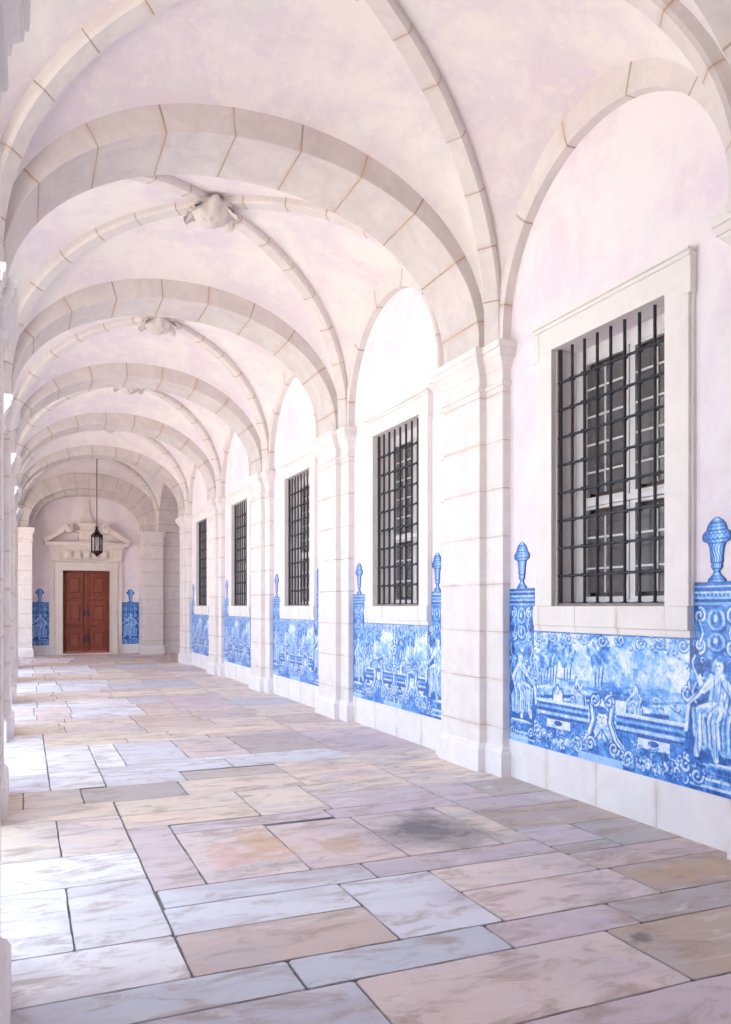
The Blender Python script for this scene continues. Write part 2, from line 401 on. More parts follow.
# left arcade wall, open to the courtyard in the bays ahead
mb = MB()
for k in range(0, 5):
    arch_wall(mb, BC(k), LB/2, .755, .77, 1.56, -.2, -.56, 3.0, 'D')
mb.box(-.56, -.2, BC(-1)-LB/2, BC(-1)+LB/2, -1, 3.0)  # unseen bay beside the camera, closed to keep light off the arch fronts
struct(mb.build('wall_left', M['stone'], weld=False))
# courtyard wall of the wing that turns left behind the last pier, and dark passage to the right
mb = MB()
for i in (1,):
    arch_wall(mb, -1.78-LB*i, LB/2, .755, .77, 1.56, 14.2, 14.55, 3.0, 'X')
mb.box(-5.5, -5.2, 14.2, DE+.3, -1, 3)
struct(mb.build('wall_courtyard', M['stone'], weld=False))
mb = MB()
mb.box(4.6, 4.9, 14.3, DE+.3, -1, 3); mb.box(WL+.42, 4.6, 14.25, 14.55, -1, 3)
struct(mb.build('wall_passage', M['wall'], weld=False))
mb = MB(); mb.box(-.56, WL+.42, -.75, -.45, -1, 3.0)
struct(mb.build('added_wall_back', M['carve'], weld=False))  # unseen wall added behind the camera, dark to cut light from there
mb = MB()
mb.box(-.56, 5.0, -.75, 18, 3.02, 3.2); mb.box(-5.5, -.56, 14.2, 18, 3.02, 3.2)
mb.box(-.56, -.3, -.75, 14.2, 3.2, 4.6); mb.box(4.4, 5.0, -.75, 18, 3.2, 5.6)
struct(mb.build('added_sun_block', M['render'], weld=False))  # unseen storey added over the vault to shade the gallery from the sun

# ------------------------------------------------------------------ vaults (plaster webs)
TA_, TR, TZ, TE = 1.3165, .93, 1.575, 2.1         # transverse arch intrados
def webs(mb, c, Lt, Ld, Lf, lf_rise=.955, n=20, sides=(-1, 1), fz=1.6):
    def zt(s): return 1.575+1.085*sup(s, 2.1)
    def zd(s): return 1.60+1.262*sup(s, 2.2)
    def zf(s): return fz+lf_rise*sup(s, 2.0)
    S = [math.sin(math.pi/2*i/n) for i in range(n+1)]; m = 8
    for sx in (-1, 1):
        for sd in (-1, 1):
            for (i, s0), s1 in zip(enumerate(S), S[1:]):
                for cell in (0, 1):
                    for j in range(m):
                        q = []
                        for s, t in ((s0, j/m), (s1, j/m), (s1, (j+1)/m), (s0, (j+1)/m)):
                            dg = Vector((XC+sx*1.385*s, c+sd*Ld*s, zd(s)))
                            if cell == 0: bd = Vector((XC+sx*1.375*s, c+sd*Lt, zt(s)))
                            else: bd = Vector((XC+sx*(FL+.03-XC), c+sd*Lf*s, zf(s)))
                            v = dg.lerp(bd, t); v.z += .05*math.sin(math.pi*t)*(1-s)
                            q.append(P(*v))
                        mb.face(q, None, True)
mb = MB()
for k in range(K0, 5): webs(mb, BC(k), LB/2-.22, .915, .835)
webs(mb, 15.73, 1.40, 1.30, 1.22, .955)
struct(mb.build('ceiling', M['vault']))
# vaults of the side spaces
mb = MB()
for (x0, x1) in ((-5.2, -.15), (2.6, 4.6)):
    for i in range(24):
        a0, a1 = math.pi*i/24, math.pi*(i+1)/24
        f = lambda a, x: P(x, 15.9-1.72*math.cos(a), 1.5+1.15*math.sin(a))
        mb.face([f(a0, x0), f(a1, x0), f(a1, x1), f(a0, x1)], None, True)
struct(mb.build('ceiling', M['vault']))

# ------------------------------------------------------------------ piers
CAP = [(1.296, 0), (1.300, .012), (1.312, .018), (1.324, .012), (1.328, 0), (1.395, .002), (1.405, .012), (1.412, .012), (1.43, .022),
       (1.455, .044), (1.462, .048), (1.466, .048), (1.466, .054), (1.50, .056), (1.503, .066), (1.53, .070), (1.54, .070)]
PLI = [(-1, .024), (-.862, .024), (-.855, .018), (-.842, .014), (-.836, .004), (-.828, 0)]
def pier_foot(side, c):
    pts = [(WL+.02, -.41), (FL, -.41), (FL, -.226), (FR, -.226), (FR, .226), (FL, .226), (FL, .345), (WL+.02, .345)]
    if side < 0: pts = [(2*XC-x, d) for x, d in pts]
    return [(x, c+d) for x, d in pts]
def make_pier(side, c, label, group, cap=1.0):
    ox = WL if side > 0 else 2*XC-WL
    loc = P(ox, c, -1); t = thing('stone_pier', label, 'pier', loc, group)
    f = pier_foot(side, c)
    mb = MB(); loft(mb, f, [(-.828, 0), (1.296, 0)], pitch=.452, cap_top=False); mb.build('shaft', M['stone'], t, bevel=.006)
    mb = MB(); loft(mb, f, CAP); mb.build('capital', M['stone'], t)
    mb = MB(); loft(mb, f, PLI); mb.build('plinth', M['base'], t)
    return t
wn = ['nearest', 'second', 'third', 'fourth', 'fifth']
gR = 'stone piers along the windowed wall'; gL = 'stone piers of the open arcade'
def rlab(k):
    if k <= 0: return 'stone pier cut by the right edge of the photo beside the nearest window'
    if k < 5: return 'tall pale stone pier between the %s and %s barred windows' % (wn[k-1], wn[k])
    return 'last stone pier of the windowed wall, beyond the farthest barred window'
pR = make_pier(1, PC(0), rlab(0), gR)
for k in range(1, 6):
    q = copy_tree(pR, P(WL, PC(k), -1)); q['label'] = rlab(k)
lo = ['nearest', 'second nearest', 'third', 'fourth', 'fifth', 'farthest']
def llab(k): return 'stone arcade pier on the courtyard side, %s from the viewer%s' % (lo[k], [', only an edge showing', '', '', '', '', ', before the door bay'][k])
pL = make_pier(-1, PC(0), llab(0), gL)
for k in range(1, 6):
    q = copy_tree(pL, P(2*XC-WL, PC(k), -1)); q['label'] = llab(k)
pL.location.x += .045*H
for k in ():                                   # behind the viewpoint, carrying the vault
    for src, x in ((pR, WL), (pL, 2*XC-WL)):
        q = copy_tree(src, P(x, PC(k), -1)); q['label'] = 'stone pier standing behind the viewpoint on the %s side' % ('window' if x > 1 else 'courtyard')
# pilasters on the end wall
def end_pil(x0, x1, y, label, x2=None):
    t = thing('wall_pilaster', label, 'pilaster', P((x0+x1)/2, DE, -1), 'pilasters on the end wall')
    f = [(x0, DE), (x0, y), (x1, y), (x1, DE)]
    if x2: f = [(x0, DE), (x0, y), (x1, y), (x1, y+.16), (x2, y+.16), (x2, DE)]
    mb = MB(); loft(mb, f, [(-.828, 0), (1.296, 0)], pitch=.452, cap_top=False); mb.build('shaft', M['stone'], t, bevel=.006)
    mb = MB(); loft(mb, f, [(z, o*.7) for z, o in CAP]); mb.build('capital', M['stone'], t)
    mb = MB(); loft(mb, f, PLI); mb.build('plinth', M['base'], t)
end_pil(-.28, .14, 17.0, 'brightly lit stone pilaster on the end wall left of the wooden door')
end_pil(2.25, 2.66, 17.0, 'broad stepped stone pilaster on the end wall right of the wooden door', 3.05)

# ------------------------------------------------------------------ arches
def arch_lab(k):
    if k == 1: return 'nearest complete cross arch of grey stone blocks spanning the vault'
    if k == 0: return 'cross arch of pale stone cut by the top right corner of the photo'
    if k < 0: return 'cross arch of stone blocks over the gallery behind the viewpoint'
    return '%s stone cross arch of the vault counting away from the viewer' % {2: 'second', 3: 'third', 4: 'fourth', 5: 'fifth and last full-height'}[k]
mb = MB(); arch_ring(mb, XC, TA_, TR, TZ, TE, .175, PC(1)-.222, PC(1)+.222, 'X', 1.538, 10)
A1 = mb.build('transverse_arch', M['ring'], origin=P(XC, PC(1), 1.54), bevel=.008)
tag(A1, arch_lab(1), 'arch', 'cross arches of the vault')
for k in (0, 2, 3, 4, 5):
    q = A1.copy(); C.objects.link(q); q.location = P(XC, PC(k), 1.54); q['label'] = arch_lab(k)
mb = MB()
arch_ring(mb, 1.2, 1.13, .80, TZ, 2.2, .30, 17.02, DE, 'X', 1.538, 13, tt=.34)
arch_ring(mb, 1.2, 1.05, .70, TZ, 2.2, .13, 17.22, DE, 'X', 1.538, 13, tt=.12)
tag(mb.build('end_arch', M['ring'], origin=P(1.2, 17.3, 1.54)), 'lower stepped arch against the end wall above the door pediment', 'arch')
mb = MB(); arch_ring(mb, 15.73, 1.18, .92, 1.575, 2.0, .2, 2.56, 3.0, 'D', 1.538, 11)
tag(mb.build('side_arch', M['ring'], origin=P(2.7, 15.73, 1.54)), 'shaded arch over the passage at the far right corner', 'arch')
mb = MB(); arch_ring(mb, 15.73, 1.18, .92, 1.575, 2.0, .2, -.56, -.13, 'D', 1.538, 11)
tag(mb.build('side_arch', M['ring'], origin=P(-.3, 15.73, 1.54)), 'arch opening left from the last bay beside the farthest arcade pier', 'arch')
# wall arches
def wall_arch(side):
    mb = MB(); x0, x1 = (FL-.002, WL+.01)
    if side < 0: x0, x1 = 2*XC-x1, 2*XC-x0
    arch_ring(mb, BC(0)-.022, .822, .805, 1.605, 2.0, .155, x0, x1, 'D', 1.538, 6, n=40)
    return mb
oR = wall_arch(1).build('wall_arch', M['rib'], origin=P(FL, BC(0), 1.54), bevel=.004)
oL = wall_arch(-1).build('wall_arch', M['rib'], origin=P(2*XC-FL, BC(0), 1.54), bevel=.004)
for src, side in ((oR, 1), (oL, -1)):
    for k in range(K0, 5):
        q = src if k == 0 else src.copy()
        if k: C.objects.link(q); q.location = P(FL if side > 0 else 2*XC-FL, BC(k), 1.54)
        if k < 0: l = 'wall arch behind the viewpoint on the %s side' % ('window' if side > 0 else 'courtyard')
        elif side > 0: l = 'slim stone wall arch framing the plaster above the %s barred window' % wn[k]
        else: l = 'stone wall arch over the %s courtyard opening, seen almost edge-on' % wn[k]
        tag(q, l, 'arch', 'wall arches above the windows' if side > 0 else 'wall arches above the courtyard openings')
# diagonal ribs and carved bosses
def rib_mesh(c, Ld, sx, sd, nb=8):
    n = 26; pts = []
    for i in range(n+1):
        s = math.sin(math.pi/2*i/n)*.998 if i else .02
        pts.append(P(XC+sx*1.378*s, c+sd*Ld*s, 1.60+1.262*sup(s, 2.2)))
    pts.append(P(XC+sx*1.378*.998, c+sd*Ld*.998, 1.538))
    hd = Vector((sx*1.378, sd*Ld, 0)).normalized(); side = Vector((-hd.y, hd.x, 0))
    prof = [(-.088, .02), (-.088, -.058), (-.070, -.085), (.070, -.085), (.088, -.058), (.088, .02)]
    rings = []; L = 0; U = []
    for i, p in enumerate(pts):
        a = pts[max(0, i-1)]; b = pts[min(len(pts)-1, i+1)]; t = (b-a).normalized()
        nrm = t.cross(side); 
        if nrm.z < 0: nrm = -nrm
        if i and abs(nrm.z) < .02: nrm = Vector((hd.x, hd.y, 0))
        rings.append([p+side*u+nrm*v for u, v in prof])
        if i: L += (p-pts[i-1]).length
        U.append(L)
    mb = MB(); nb = L/.5
    for i in range(len(rings)-1):
        for j in range(len(prof)):
            k = (j+1) % len(prof)
            u0, u1 = U[i]/L*nb+.3, U[i+1]/L*nb+.3
            mb.face([rings[i][j], rings[i][k], rings[i+1][k], rings[i+1][j]], [(u0, .5), (u0, .5), (u1, .5), (u1, .5)])
    return mb
def boss_mesh(c):
    mb = MB(); o = P(XC, c, 1.60+1.228) ; n = 64
    prof = [(.0, -.245), (.05, -.24), (.075, -.215), (.09, -.205), (.13, -.20), (.17, -.17), (.20, -.125), (.215, -.09), (.245, -.075), (.25, -.03), (.23, .0)]
    def r(rr, a, i):
        lob = 1+.10*math.cos(8*a)*(1 if i > 3 else .3)*(rr > .03)
        return rr*lob
    for i in range(len(prof)-1):
        for j in range(n):
            q = []
            for ii, jj in ((i, j), (i+1, j), (i+1, j+1), (i, j+1)):
                a = 2*math.pi*jj/n; rr, z = prof[ii]; R = r(rr, a, ii)
                z += .012*math.cos(8*a)*(ii > 2)
                q.append(o+Vector((R*math.cos(a), R*math.sin(a), z)))
            mb.face(q, None, True)
    return mb
def leaf_mesh(c, Ld, sx, sd):
    "acanthus leaf curling from the boss under the rib"
    mb = MB(); hd = Vector((sx*1.378, sd*Ld, 0)).normalized(); sd_ = Vector((-hd.y, hd.x, 0)); o = P(XC, c, 1.60+1.262)
    n, m = 10, 8; G = []
    for i in range(n+1):
        t = i/n; row = []
        w = .10*(1-.55*t)*(1+.25*math.sin(t*9)); rr = .20+.16*t-.05*max(0, t-.7)*3
        z = -.13-.03*t-.08*math.sin(t*math.pi*.9)*t
        for j in range(m+1):
            v = j/m*2-1
            row.append(o+hd*rr+sd_*(w*v)+Vector((0, 0, z-.035*(1-v*v)+.01*math.cos(v*9))))
        G.append(row)
    for top in (0, .03):
        for i in range(n):
            for j in range(m):
                q = [G[i][j], G[i+1][j], G[i+1][j+1], G[i][j+1]]
                mb.face([p+Vector((0, 0, top)) for p in q], None, True)
    return mb
def make_ribs(c, Ld, label, boss=True):
    t = thing('vault_ribs', label, 'ribs', P(XC, c, 1.54), 'crossing ribs of the vault bays')
    for sx in (-1, 1):
        for sd in (-1, 1): rib_mesh(c, Ld, sx, sd).build('diagonal_rib', M['rib'], t)
    if boss:
        b = boss_mesh(c).build('carved_boss', M['carve'], t)
        for sx in (-1, 1):
            for sd in (-1, 1):
                lf = leaf_mesh(c, Ld, sx, sd).build('carved_leaf', M['carve'], b); lf.location = (0, 0, 0)
    return t
rl = ['crossing stone ribs high over the nearest window, their boss above the top of the photo',
      'crossing ribs with the largest carved leaf boss, between the first and second full cross arches',
      'crossing ribs with the second carved boss, between the second and third full cross arches',
      'crossing ribs with the third, smaller boss, between the third and fourth cross arches',
      'crossing ribs of the faint fourth boss just before the last full cross arch']
r0 = make_ribs(BC(0), .905, rl[0])
for k in range(K0, 5):
    if k == 0: continue
    q = copy_tree(r0, P(XC, BC(k), 1.54)); q['label'] = rl[k] if k > 0 else 'crossing ribs of the vault behind the viewpoint'
make_ribs(15.73, 1.29, 'shaded crossing ribs of the last bay, from whose centre the lantern hangs', False)

# ------------------------------------------------------------------ base course below the tiles
mb = MB()
for k in range(K0, 5):
    mb.box(WL-.012, WL+.01, BC(k)-.875, BC(k)+.81, -1, -.782, ju=(1, .66, .2+.37*k))
struct(mb.build('baseboard_right', M['base'], weld=False))
mb = MB()
for x0, x1 in ((.14, .46), (1.9, 2.25)): mb.box(x0, x1, DE-.012, DE+.01, -1, -.81)
struct(mb.build('baseboard_end', M['base'], weld=False))

# ------------------------------------------------------------------ windows
def make_window():
    c = BC(0)+WO; loc = P(WL, c, 0)
    t = bpy.data.objects.new('window_1', None); C.objects.link(t); t.location = loc; struct(t)
    f = WL-.034; e = WL+.005
    j = .140
    for sg in (-1, 1):
        a, b = sorted((c+sg*WHW, c+sg*(WHW+j)))
        mb = MB(); mb.box(f, e, a, b, 0, WZ1); mb.box(WL-.001, WL+.1, *sorted((c+sg*WHW, c+sg*(WHW-.004))), 0, WZ1)
        b2 = .012
        o_ = sorted((c+sg*(WHW+j), c+sg*(WHW+j+.008))); mb.box(f+.016, e, o_[0], o_[1], 0, WZ1+.12)
        mb.build('stone_jamb', M['frame'], t, bevel=.004)
    mb = MB(); mb.box(f, e, c-WHW-j, c+WHW+j, WZ1, WZ1+.118)
    mb.box(f-.008, e, c-WHW-j-.012, c+WHW+j+.012, WZ1+.118, WZ1+.138); mb.box(f-.020, e, c-WHW-j-.018, c+WHW+j+.014, WZ1+.138, WZ1+.150)
    mb.box(f-.004, e, c-WHW-j-.014, c-WHW-j+.03, WZ1-.04, WZ1+.118); mb.box(f-.004, e, c+WHW+j-.03, c+WHW+j+.014, WZ1-.04, WZ1+.118)
    mb.build('lintel', M['frame'], t, bevel=.004)
    mb = MB(); mb.box(f-.012, e+.13, c-WHW-j-.006, c+WHW+j+.010, -.105, -.001, ju=(1, .5, .3)); mb.box(f-.004, e, c-WHW-j-.012, c+WHW+j+.014, -.137, -.105, ju=(1, .5, .3))
    mb.build('sill', M['frame'], t, bevel=.005)
    # timber window behind the grille
    g = WL+.13
    mb = MB(); fw = .045
    mb.box(g, g+.04, c-WHW, c-WHW+fw, .035, WZ1-.075); mb.box(g, g+.04, c+WHW-fw, c+WHW, .035, WZ1-.075)
    mb.box(g, g+.04, c-WHW, c+WHW, WZ1-.075, WZ1); mb.box(g, g+.04, c-WHW, c+WHW, 0, .035)
    mb.box(g-.008, g+.0395, c-WHW+fw, c+WHW-fw, .528, .557)
    mb.build('timber_frame', M['paint'], t)
    for sg in (-1, 1):
        x0, x1 = sorted((c+sg*.004, c+sg*(WHW-fw)))
        for z0, z1, rows, nm in ((.56, WZ1-.075, 5, 'casement'), (.035, .525, 3, 'casement')):
            mb = MB(); s = .036
            mb.box(g+.004, g+.03, x0, x0+s, z0, z1); mb.box(g+.004, g+.03, x1-s, x1, z0, z1)
            mb.box(g+.004, g+.03, x0+s, x1-s, z0, z0+.014); mb.box(g+.004, g+.03, x0+s, x1-s, z1-.014, z1)
            for r in range(1, rows):
                z = z0+(z1-z0)*r/rows; mb.box(g+.008, g+.024, x0+s, x1-s, z-.005, z+.005)
            m_ = (x0+x1)/2; mb.box(g+.008, g+.024, m_-.005, m_+.005, z0+s, z1-s)
            ca = mb.build(nm, M['paint'], t)
            mb = MB(); mb.box(g+.014, g+.018, x0+s, x1-s, z0+s, z1-s)
            gl = mb.build('glass', M['glass'], ca); gl.location = (0, 0, 0)
    mb = MB()
    for sg in (-1, 1):
        for i in range(2):
            a, b = sorted((c+sg*(.0+i*.208), c+sg*(.206+i*.23)))
            mb.box(g+.075, g+.095, a, b, 0, WZ1)
            for r in range(4): mb.box(g+.068, g+.076, a+.03, b-.03, .04+r*.335, .34+r*.335)
    mb.build('inner_shutter', M['shutter'], t)
    return t
def make_grille():
    c = BC(0)+WO; loc = P(WL, c, 0); x = WL+.018
    t = thing('window_grille', 'black iron bar grille', 'grille', loc, 'iron grilles of the windows')
    r = .0082
    def rod(a, b, r, n=8, nm='bar'):
        a, b = Vector(a), Vector(b); d = (b-a).normalized(); s = d.orthogonal().normalized(); u = d.cross(s)
        mb = MB()
        ring = lambda p: [p+(s*math.cos(2*math.pi*i/n+.39)+u*math.sin(2*math.pi*i/n+.39))*r*H for i in range(n)]
        A, B = ring(a), ring(b)
        for i in range(n): mb.face([A[i], A[(i+1) % n], B[(i+1) % n], B[i]])
        mb.face(A); mb.face(B)
        return mb
    for i in range(9):
        d = c-WHW+.012+(2*WHW-.024)*i/8
        rod(P(x, d, .0), P(x, d, WZ1), r if 0 < i < 8 else .011).build('vertical_bar', M['iron'], t)
    for i in range(9):
        z = .012+i*.148
        mb = rod(P(x-.006, c-WHW, z), P(x-.006, c+WHW, z), .0072)
        for q in range(1, 8):                       # forged collars where the bars cross
            d = c-WHW+.012+(2*WHW-.024)*q/8
            mb.box(x-.015, x+.009, d-.0115, d+.0115, z-.0095, z+.0095)
        mb.build('cross_bar', M['iron'], t)
    mb = MB(); mb.box(x-.016, x+.016, c-WHW, c+WHW, 0, .014); mb.build('bottom_rail', M['shutter'], t)
    return t
w0 = make_window(); g0 = make_grille()
for k in range(5):
    dk = WIN[k]
    w = w0 if k == 0 else copy_tree(w0, P(WL, BC(k)+dk, 0)); w.name = 'window_%d' % (k+1)
    g = g0 if k == 0 else copy_tree(g0, P(WL, BC(k)+dk, 0))
    g['label'] = 'dark iron bar grille over the %s window of the right wall%s' % (wn[k], [', the largest', '', '', '', ', narrowest in view'][k])
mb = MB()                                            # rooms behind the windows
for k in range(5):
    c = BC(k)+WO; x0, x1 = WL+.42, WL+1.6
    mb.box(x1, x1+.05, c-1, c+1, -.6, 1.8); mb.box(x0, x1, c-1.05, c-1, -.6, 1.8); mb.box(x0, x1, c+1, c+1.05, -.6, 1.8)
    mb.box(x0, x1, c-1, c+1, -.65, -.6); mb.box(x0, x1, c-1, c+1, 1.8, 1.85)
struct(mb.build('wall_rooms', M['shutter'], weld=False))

# ------------------------------------------------------------------ blue and white tile painting
class Canvas:
    def __init__(s, w, h, px):
        s.nx = int(round(w/px))+1; s.ny = int(round(h/px))+1; s.w = w; s.h = h
        s.x, s.y = np.meshgrid(np.linspace(0, w, s.nx), np.linspace(0, h, s.ny)); s.a = np.zeros_like(s.x)
        s.rng = np.random.RandomState(4)
    def put(s, mask, val): s.a = s.a*(1-mask)+val*mask
    def stroke(s, pts, wd, val, soft=.004):
        d = np.full(s.a.shape, 9.0)
        for (x0, y0), (x1, y1) in zip(pts, pts[1:]):
            dx, dy = x1-x0, y1-y0; l2 = dx*dx+dy*dy+1e-12
            t = np.clip(((s.x-x0)*dx+(s.y-y0)*dy)/l2, 0, 1)
            d = np.minimum(d, np.hypot(s.x-x0-t*dx, s.y-y0-t*dy))
        s.put(np.clip((wd/2+soft-d)/(2*soft), 0, 1), val)
    def ell(s, cx, cy, rx, ry, val, soft=.08, rot=0, k=1.0):
        c_, s_ = math.cos(rot), math.sin(rot); u = (s.x-cx)*c_+(s.y-cy)*s_; v = -(s.x-cx)*s_+(s.y-cy)*c_
        r = np.hypot(u/rx, v/ry); s.put(np.clip((1-r)/soft+.5, 0, 1)*k, val)
    def rect(s, x0, x1, y0, y1, val, k=1.0):
        s.put(((s.x >= x0) & (s.x <= x1) & (s.y >= y0) & (s.y <= y1)).astype(float)*k, val)
    def poly(s, pts, val, k=1.0):
        ins = np.zeros(s.a.shape, bool); n = len(pts)
        for i in range(n):
            (x0, y0), (x1, y1) = pts[i], pts[(i+1) % n]
            if y0 == y1: continue
            c = ((y0 > s.y) != (y1 > s.y)) & (s.x < (x1-x0)*(s.y-y0)/(y1-y0)+x0); ins ^= c
        s.put(ins.astype(float)*k, val)
    def fbm(s, sc, o=4, seed=0):
        r = np.random.RandomState(seed); out = np.zeros(s.a.shape); amp = 1; tot = 0
        for _ in range(o):
            gx = int(s.w/sc)+3; gy = int(s.h/sc)+3; g = r.rand(gy, gx)
            fx = s.x/sc; fy = s.y/sc; ix = fx.astype(int); iy = fy.astype(int); tx = fx-ix; ty = fy-iy
            tx = tx*tx*(3-2*tx); ty = ty*ty*(3-2*ty)
            v = (g[iy, ix]*(1-tx)+g[iy, ix+1]*tx)*(1-ty)+(g[iy+1, ix]*(1-tx)+g[iy+1, ix+1]*tx)*ty
            out += v*amp; tot += amp; amp *= .55; sc /= 2
        return out/tot
def spiral(cx, cy, r0, r1, a0, turns, n=26):
    return [(cx+(r0+(r1-r0)*i/n)*math.cos(a0+turns*2*math.pi*i/n), cy+(r0+(r1-r0)*i/n)*math.sin(a0+turns*2*math.pi*i/n)) for i in range(n+1)]
def scroll(cv, cx, cy, r, a0, turns, wd=.035):
    p = spiral(cx, cy, r, r*.18, a0, turns)
    cv.stroke(p, wd*1.7, .95); cv.stroke(p, wd, .10); cv.stroke([(x+.006, y-.006) for x, y in p], wd*.25, .6, .003)
def rope(cv, pts, wd):
    cv.stroke(pts, wd*1.5, .95); cv.stroke(pts, wd, .12); cv.stroke([(x+.3*wd, y-.15*wd) for x, y in pts], wd*.28, .6, .003)
def tree(cv, x, y, h, w, seed):
    r = random.Random(seed)
    for dx in (-.02, .015, .05): cv.stroke([(x+dx, y), (x+dx*1.4+.01, y+h*.55), (x+dx*2.6, y+h*.85)], .016, .75)
    for i in range(70):
        a = r.uniform(0, 6.28); q = math.sqrt(r.random())
        cv.ell(x+w*q*math.cos(a), y+h*.72+h*.36*q*math.sin(a), r.uniform(.016, .04), r.uniform(.012, .028), r.choice([.35, .5, .65, .8, .22]), .5, r.uniform(0, 3), .8)
def figure(cv, x, y, s, m=1):
    "seated draped figure"
    d = lambda px, py: (x+m*px*s, y+py*s)
    def limb(p, w0, w1, v=.10):
        n = 8; q = []
        for (xa, ya), (xb, yb) in zip(p, p[1:]):
            for i in range(n): t = i/n; q.append((xa+(xb-xa)*t, ya+(yb-ya)*t))
        for i, (a_, b_) in enumerate(q):
            w = w0+(w1-w0)*i/len(q); cv.ell(*d(a_+.012, b_-.008), w*s*1.12, w*s*1.12, .75, .3)
        for i, (a_, b_) in enumerate(q):
            w = w0+(w1-w0)*i/len(q); cv.ell(*d(a_, b_), w*s, w*s, v, .3)
        for i, (a_, b_) in enumerate(q):
            w = w0+(w1-w0)*i/len(q); cv.ell(*d(a_+w*.5, b_-w*.2), w*s*.35, w*s*.5, .42, .6, 0, .5)
    cv.poly([d(-.26, -.06), d(-.32, .25), d(-.20, .50), d(-.14, .80), d(.12, .82), d(.22, .52), d(.42, .46), d(.46, .0), d(.34, -.14)], .82, .85)
    cv.poly([d(-.24, .0), d(-.26, .28), d(-.13, .46), d(.14, .48), d(.36, .44), d(.34, .16), (d(.20, .02)), d(.05, .08), d(-.05, -.02)], .30)
    for i in range(11):
        c0 = -.20+.05*i; cv.stroke([d(c0, .44-.01*i), d(c0+.03, .26), d(c0+.01+.02*math.sin(i), .06)], .016*s, [.75, .12, .55][i % 3], .004)
    limb([(.02, .47), (-.01, .62), (.0, .76)], .12, .095, .16)
    for i in range(5): cv.stroke([d(-.09+.045*i, .74), d(-.05+.04*i, .62), d(-.07+.05*i, .48)], .012*s, [.65, .3][i % 2], .004)
    limb([(.07, .74), (.20, .64), (.27, .78)], .042, .03); limb([(-.09, .73), (-.21, .58), (-.14, .44)], .042, .03)
    limb([(.06, .46), (.24, .42), (.25, .16), (.30, -.06)], .075, .035); limb([(-.02, .44), (.10, .34), (.07, .10), (.03, -.08)], .07, .035, .14)
    for i in range(16):                              # folds of the robe over the knees and beside the legs
        q = i/15; cv.stroke([d(-.20+.52*q, .45-.06*q), d(-.14+.46*q, .30-.03*math.sin(i*2)), d(-.16+.46*q, .02+.05*math.sin(i*1.7))], .013*s, [.82, .08, .6, .35][i % 4], .003)
    for i in range(6): cv.stroke([d(-.10+.04*i, .78), d(-.12+.045*i, .66), d(-.07+.04*i, .50)], .010*s, [.75, .2][i % 2], .003)
    cv.stroke([d(.10, .80), d(.26, .60), d(.40, .50), d(.44, .20)], .05*s, .14); cv.stroke([d(.13, .79), d(.29, .59), d(.42, .48)], .014*s, .8, .003)
    cv.ell(*d(-.01, .93), .088*s, .098*s, .78, .3); cv.ell(*d(.01, .90), .068*s, .085*s, .10, .2); cv.ell(*d(-.03, .975), .06*s, .035*s, .45, .4)
    for q in (-.012, .038): cv.ell(*d(q, .905), .012*s, .008*s, .8, .5)
    cv.ell(*d(.015, .86), .014*s, .006*s, .6, .5); cv.ell(*d(.05, .88), .02*s, .05*s, .4, .6, 0, .6)
def curls(cv, x0, x1, y0, y1, n, seed, r0=.012, r1=.034):
    "a mesh of small leaf curls and flicks of the brush"
    r = random.Random(seed)
    for i in range(n):
        cx, cy = r.uniform(x0, x1), r.uniform(y0, y1); rr = r.uniform(r0, r1); a = r.uniform(0, 6.28); t = r.choice([-1, 1])*r.uniform(.3, .75)
        p = spiral(cx, cy, rr, rr*.35, a, t, 9); w = rr*r.uniform(.25, .42)
        cv.stroke([(x+.005, y-.006) for x, y in p], w*1.5, r.choice([.85, .95, .7]), .004); cv.stroke(p, w, r.choice([.08, .15, .3, .2]), .004)
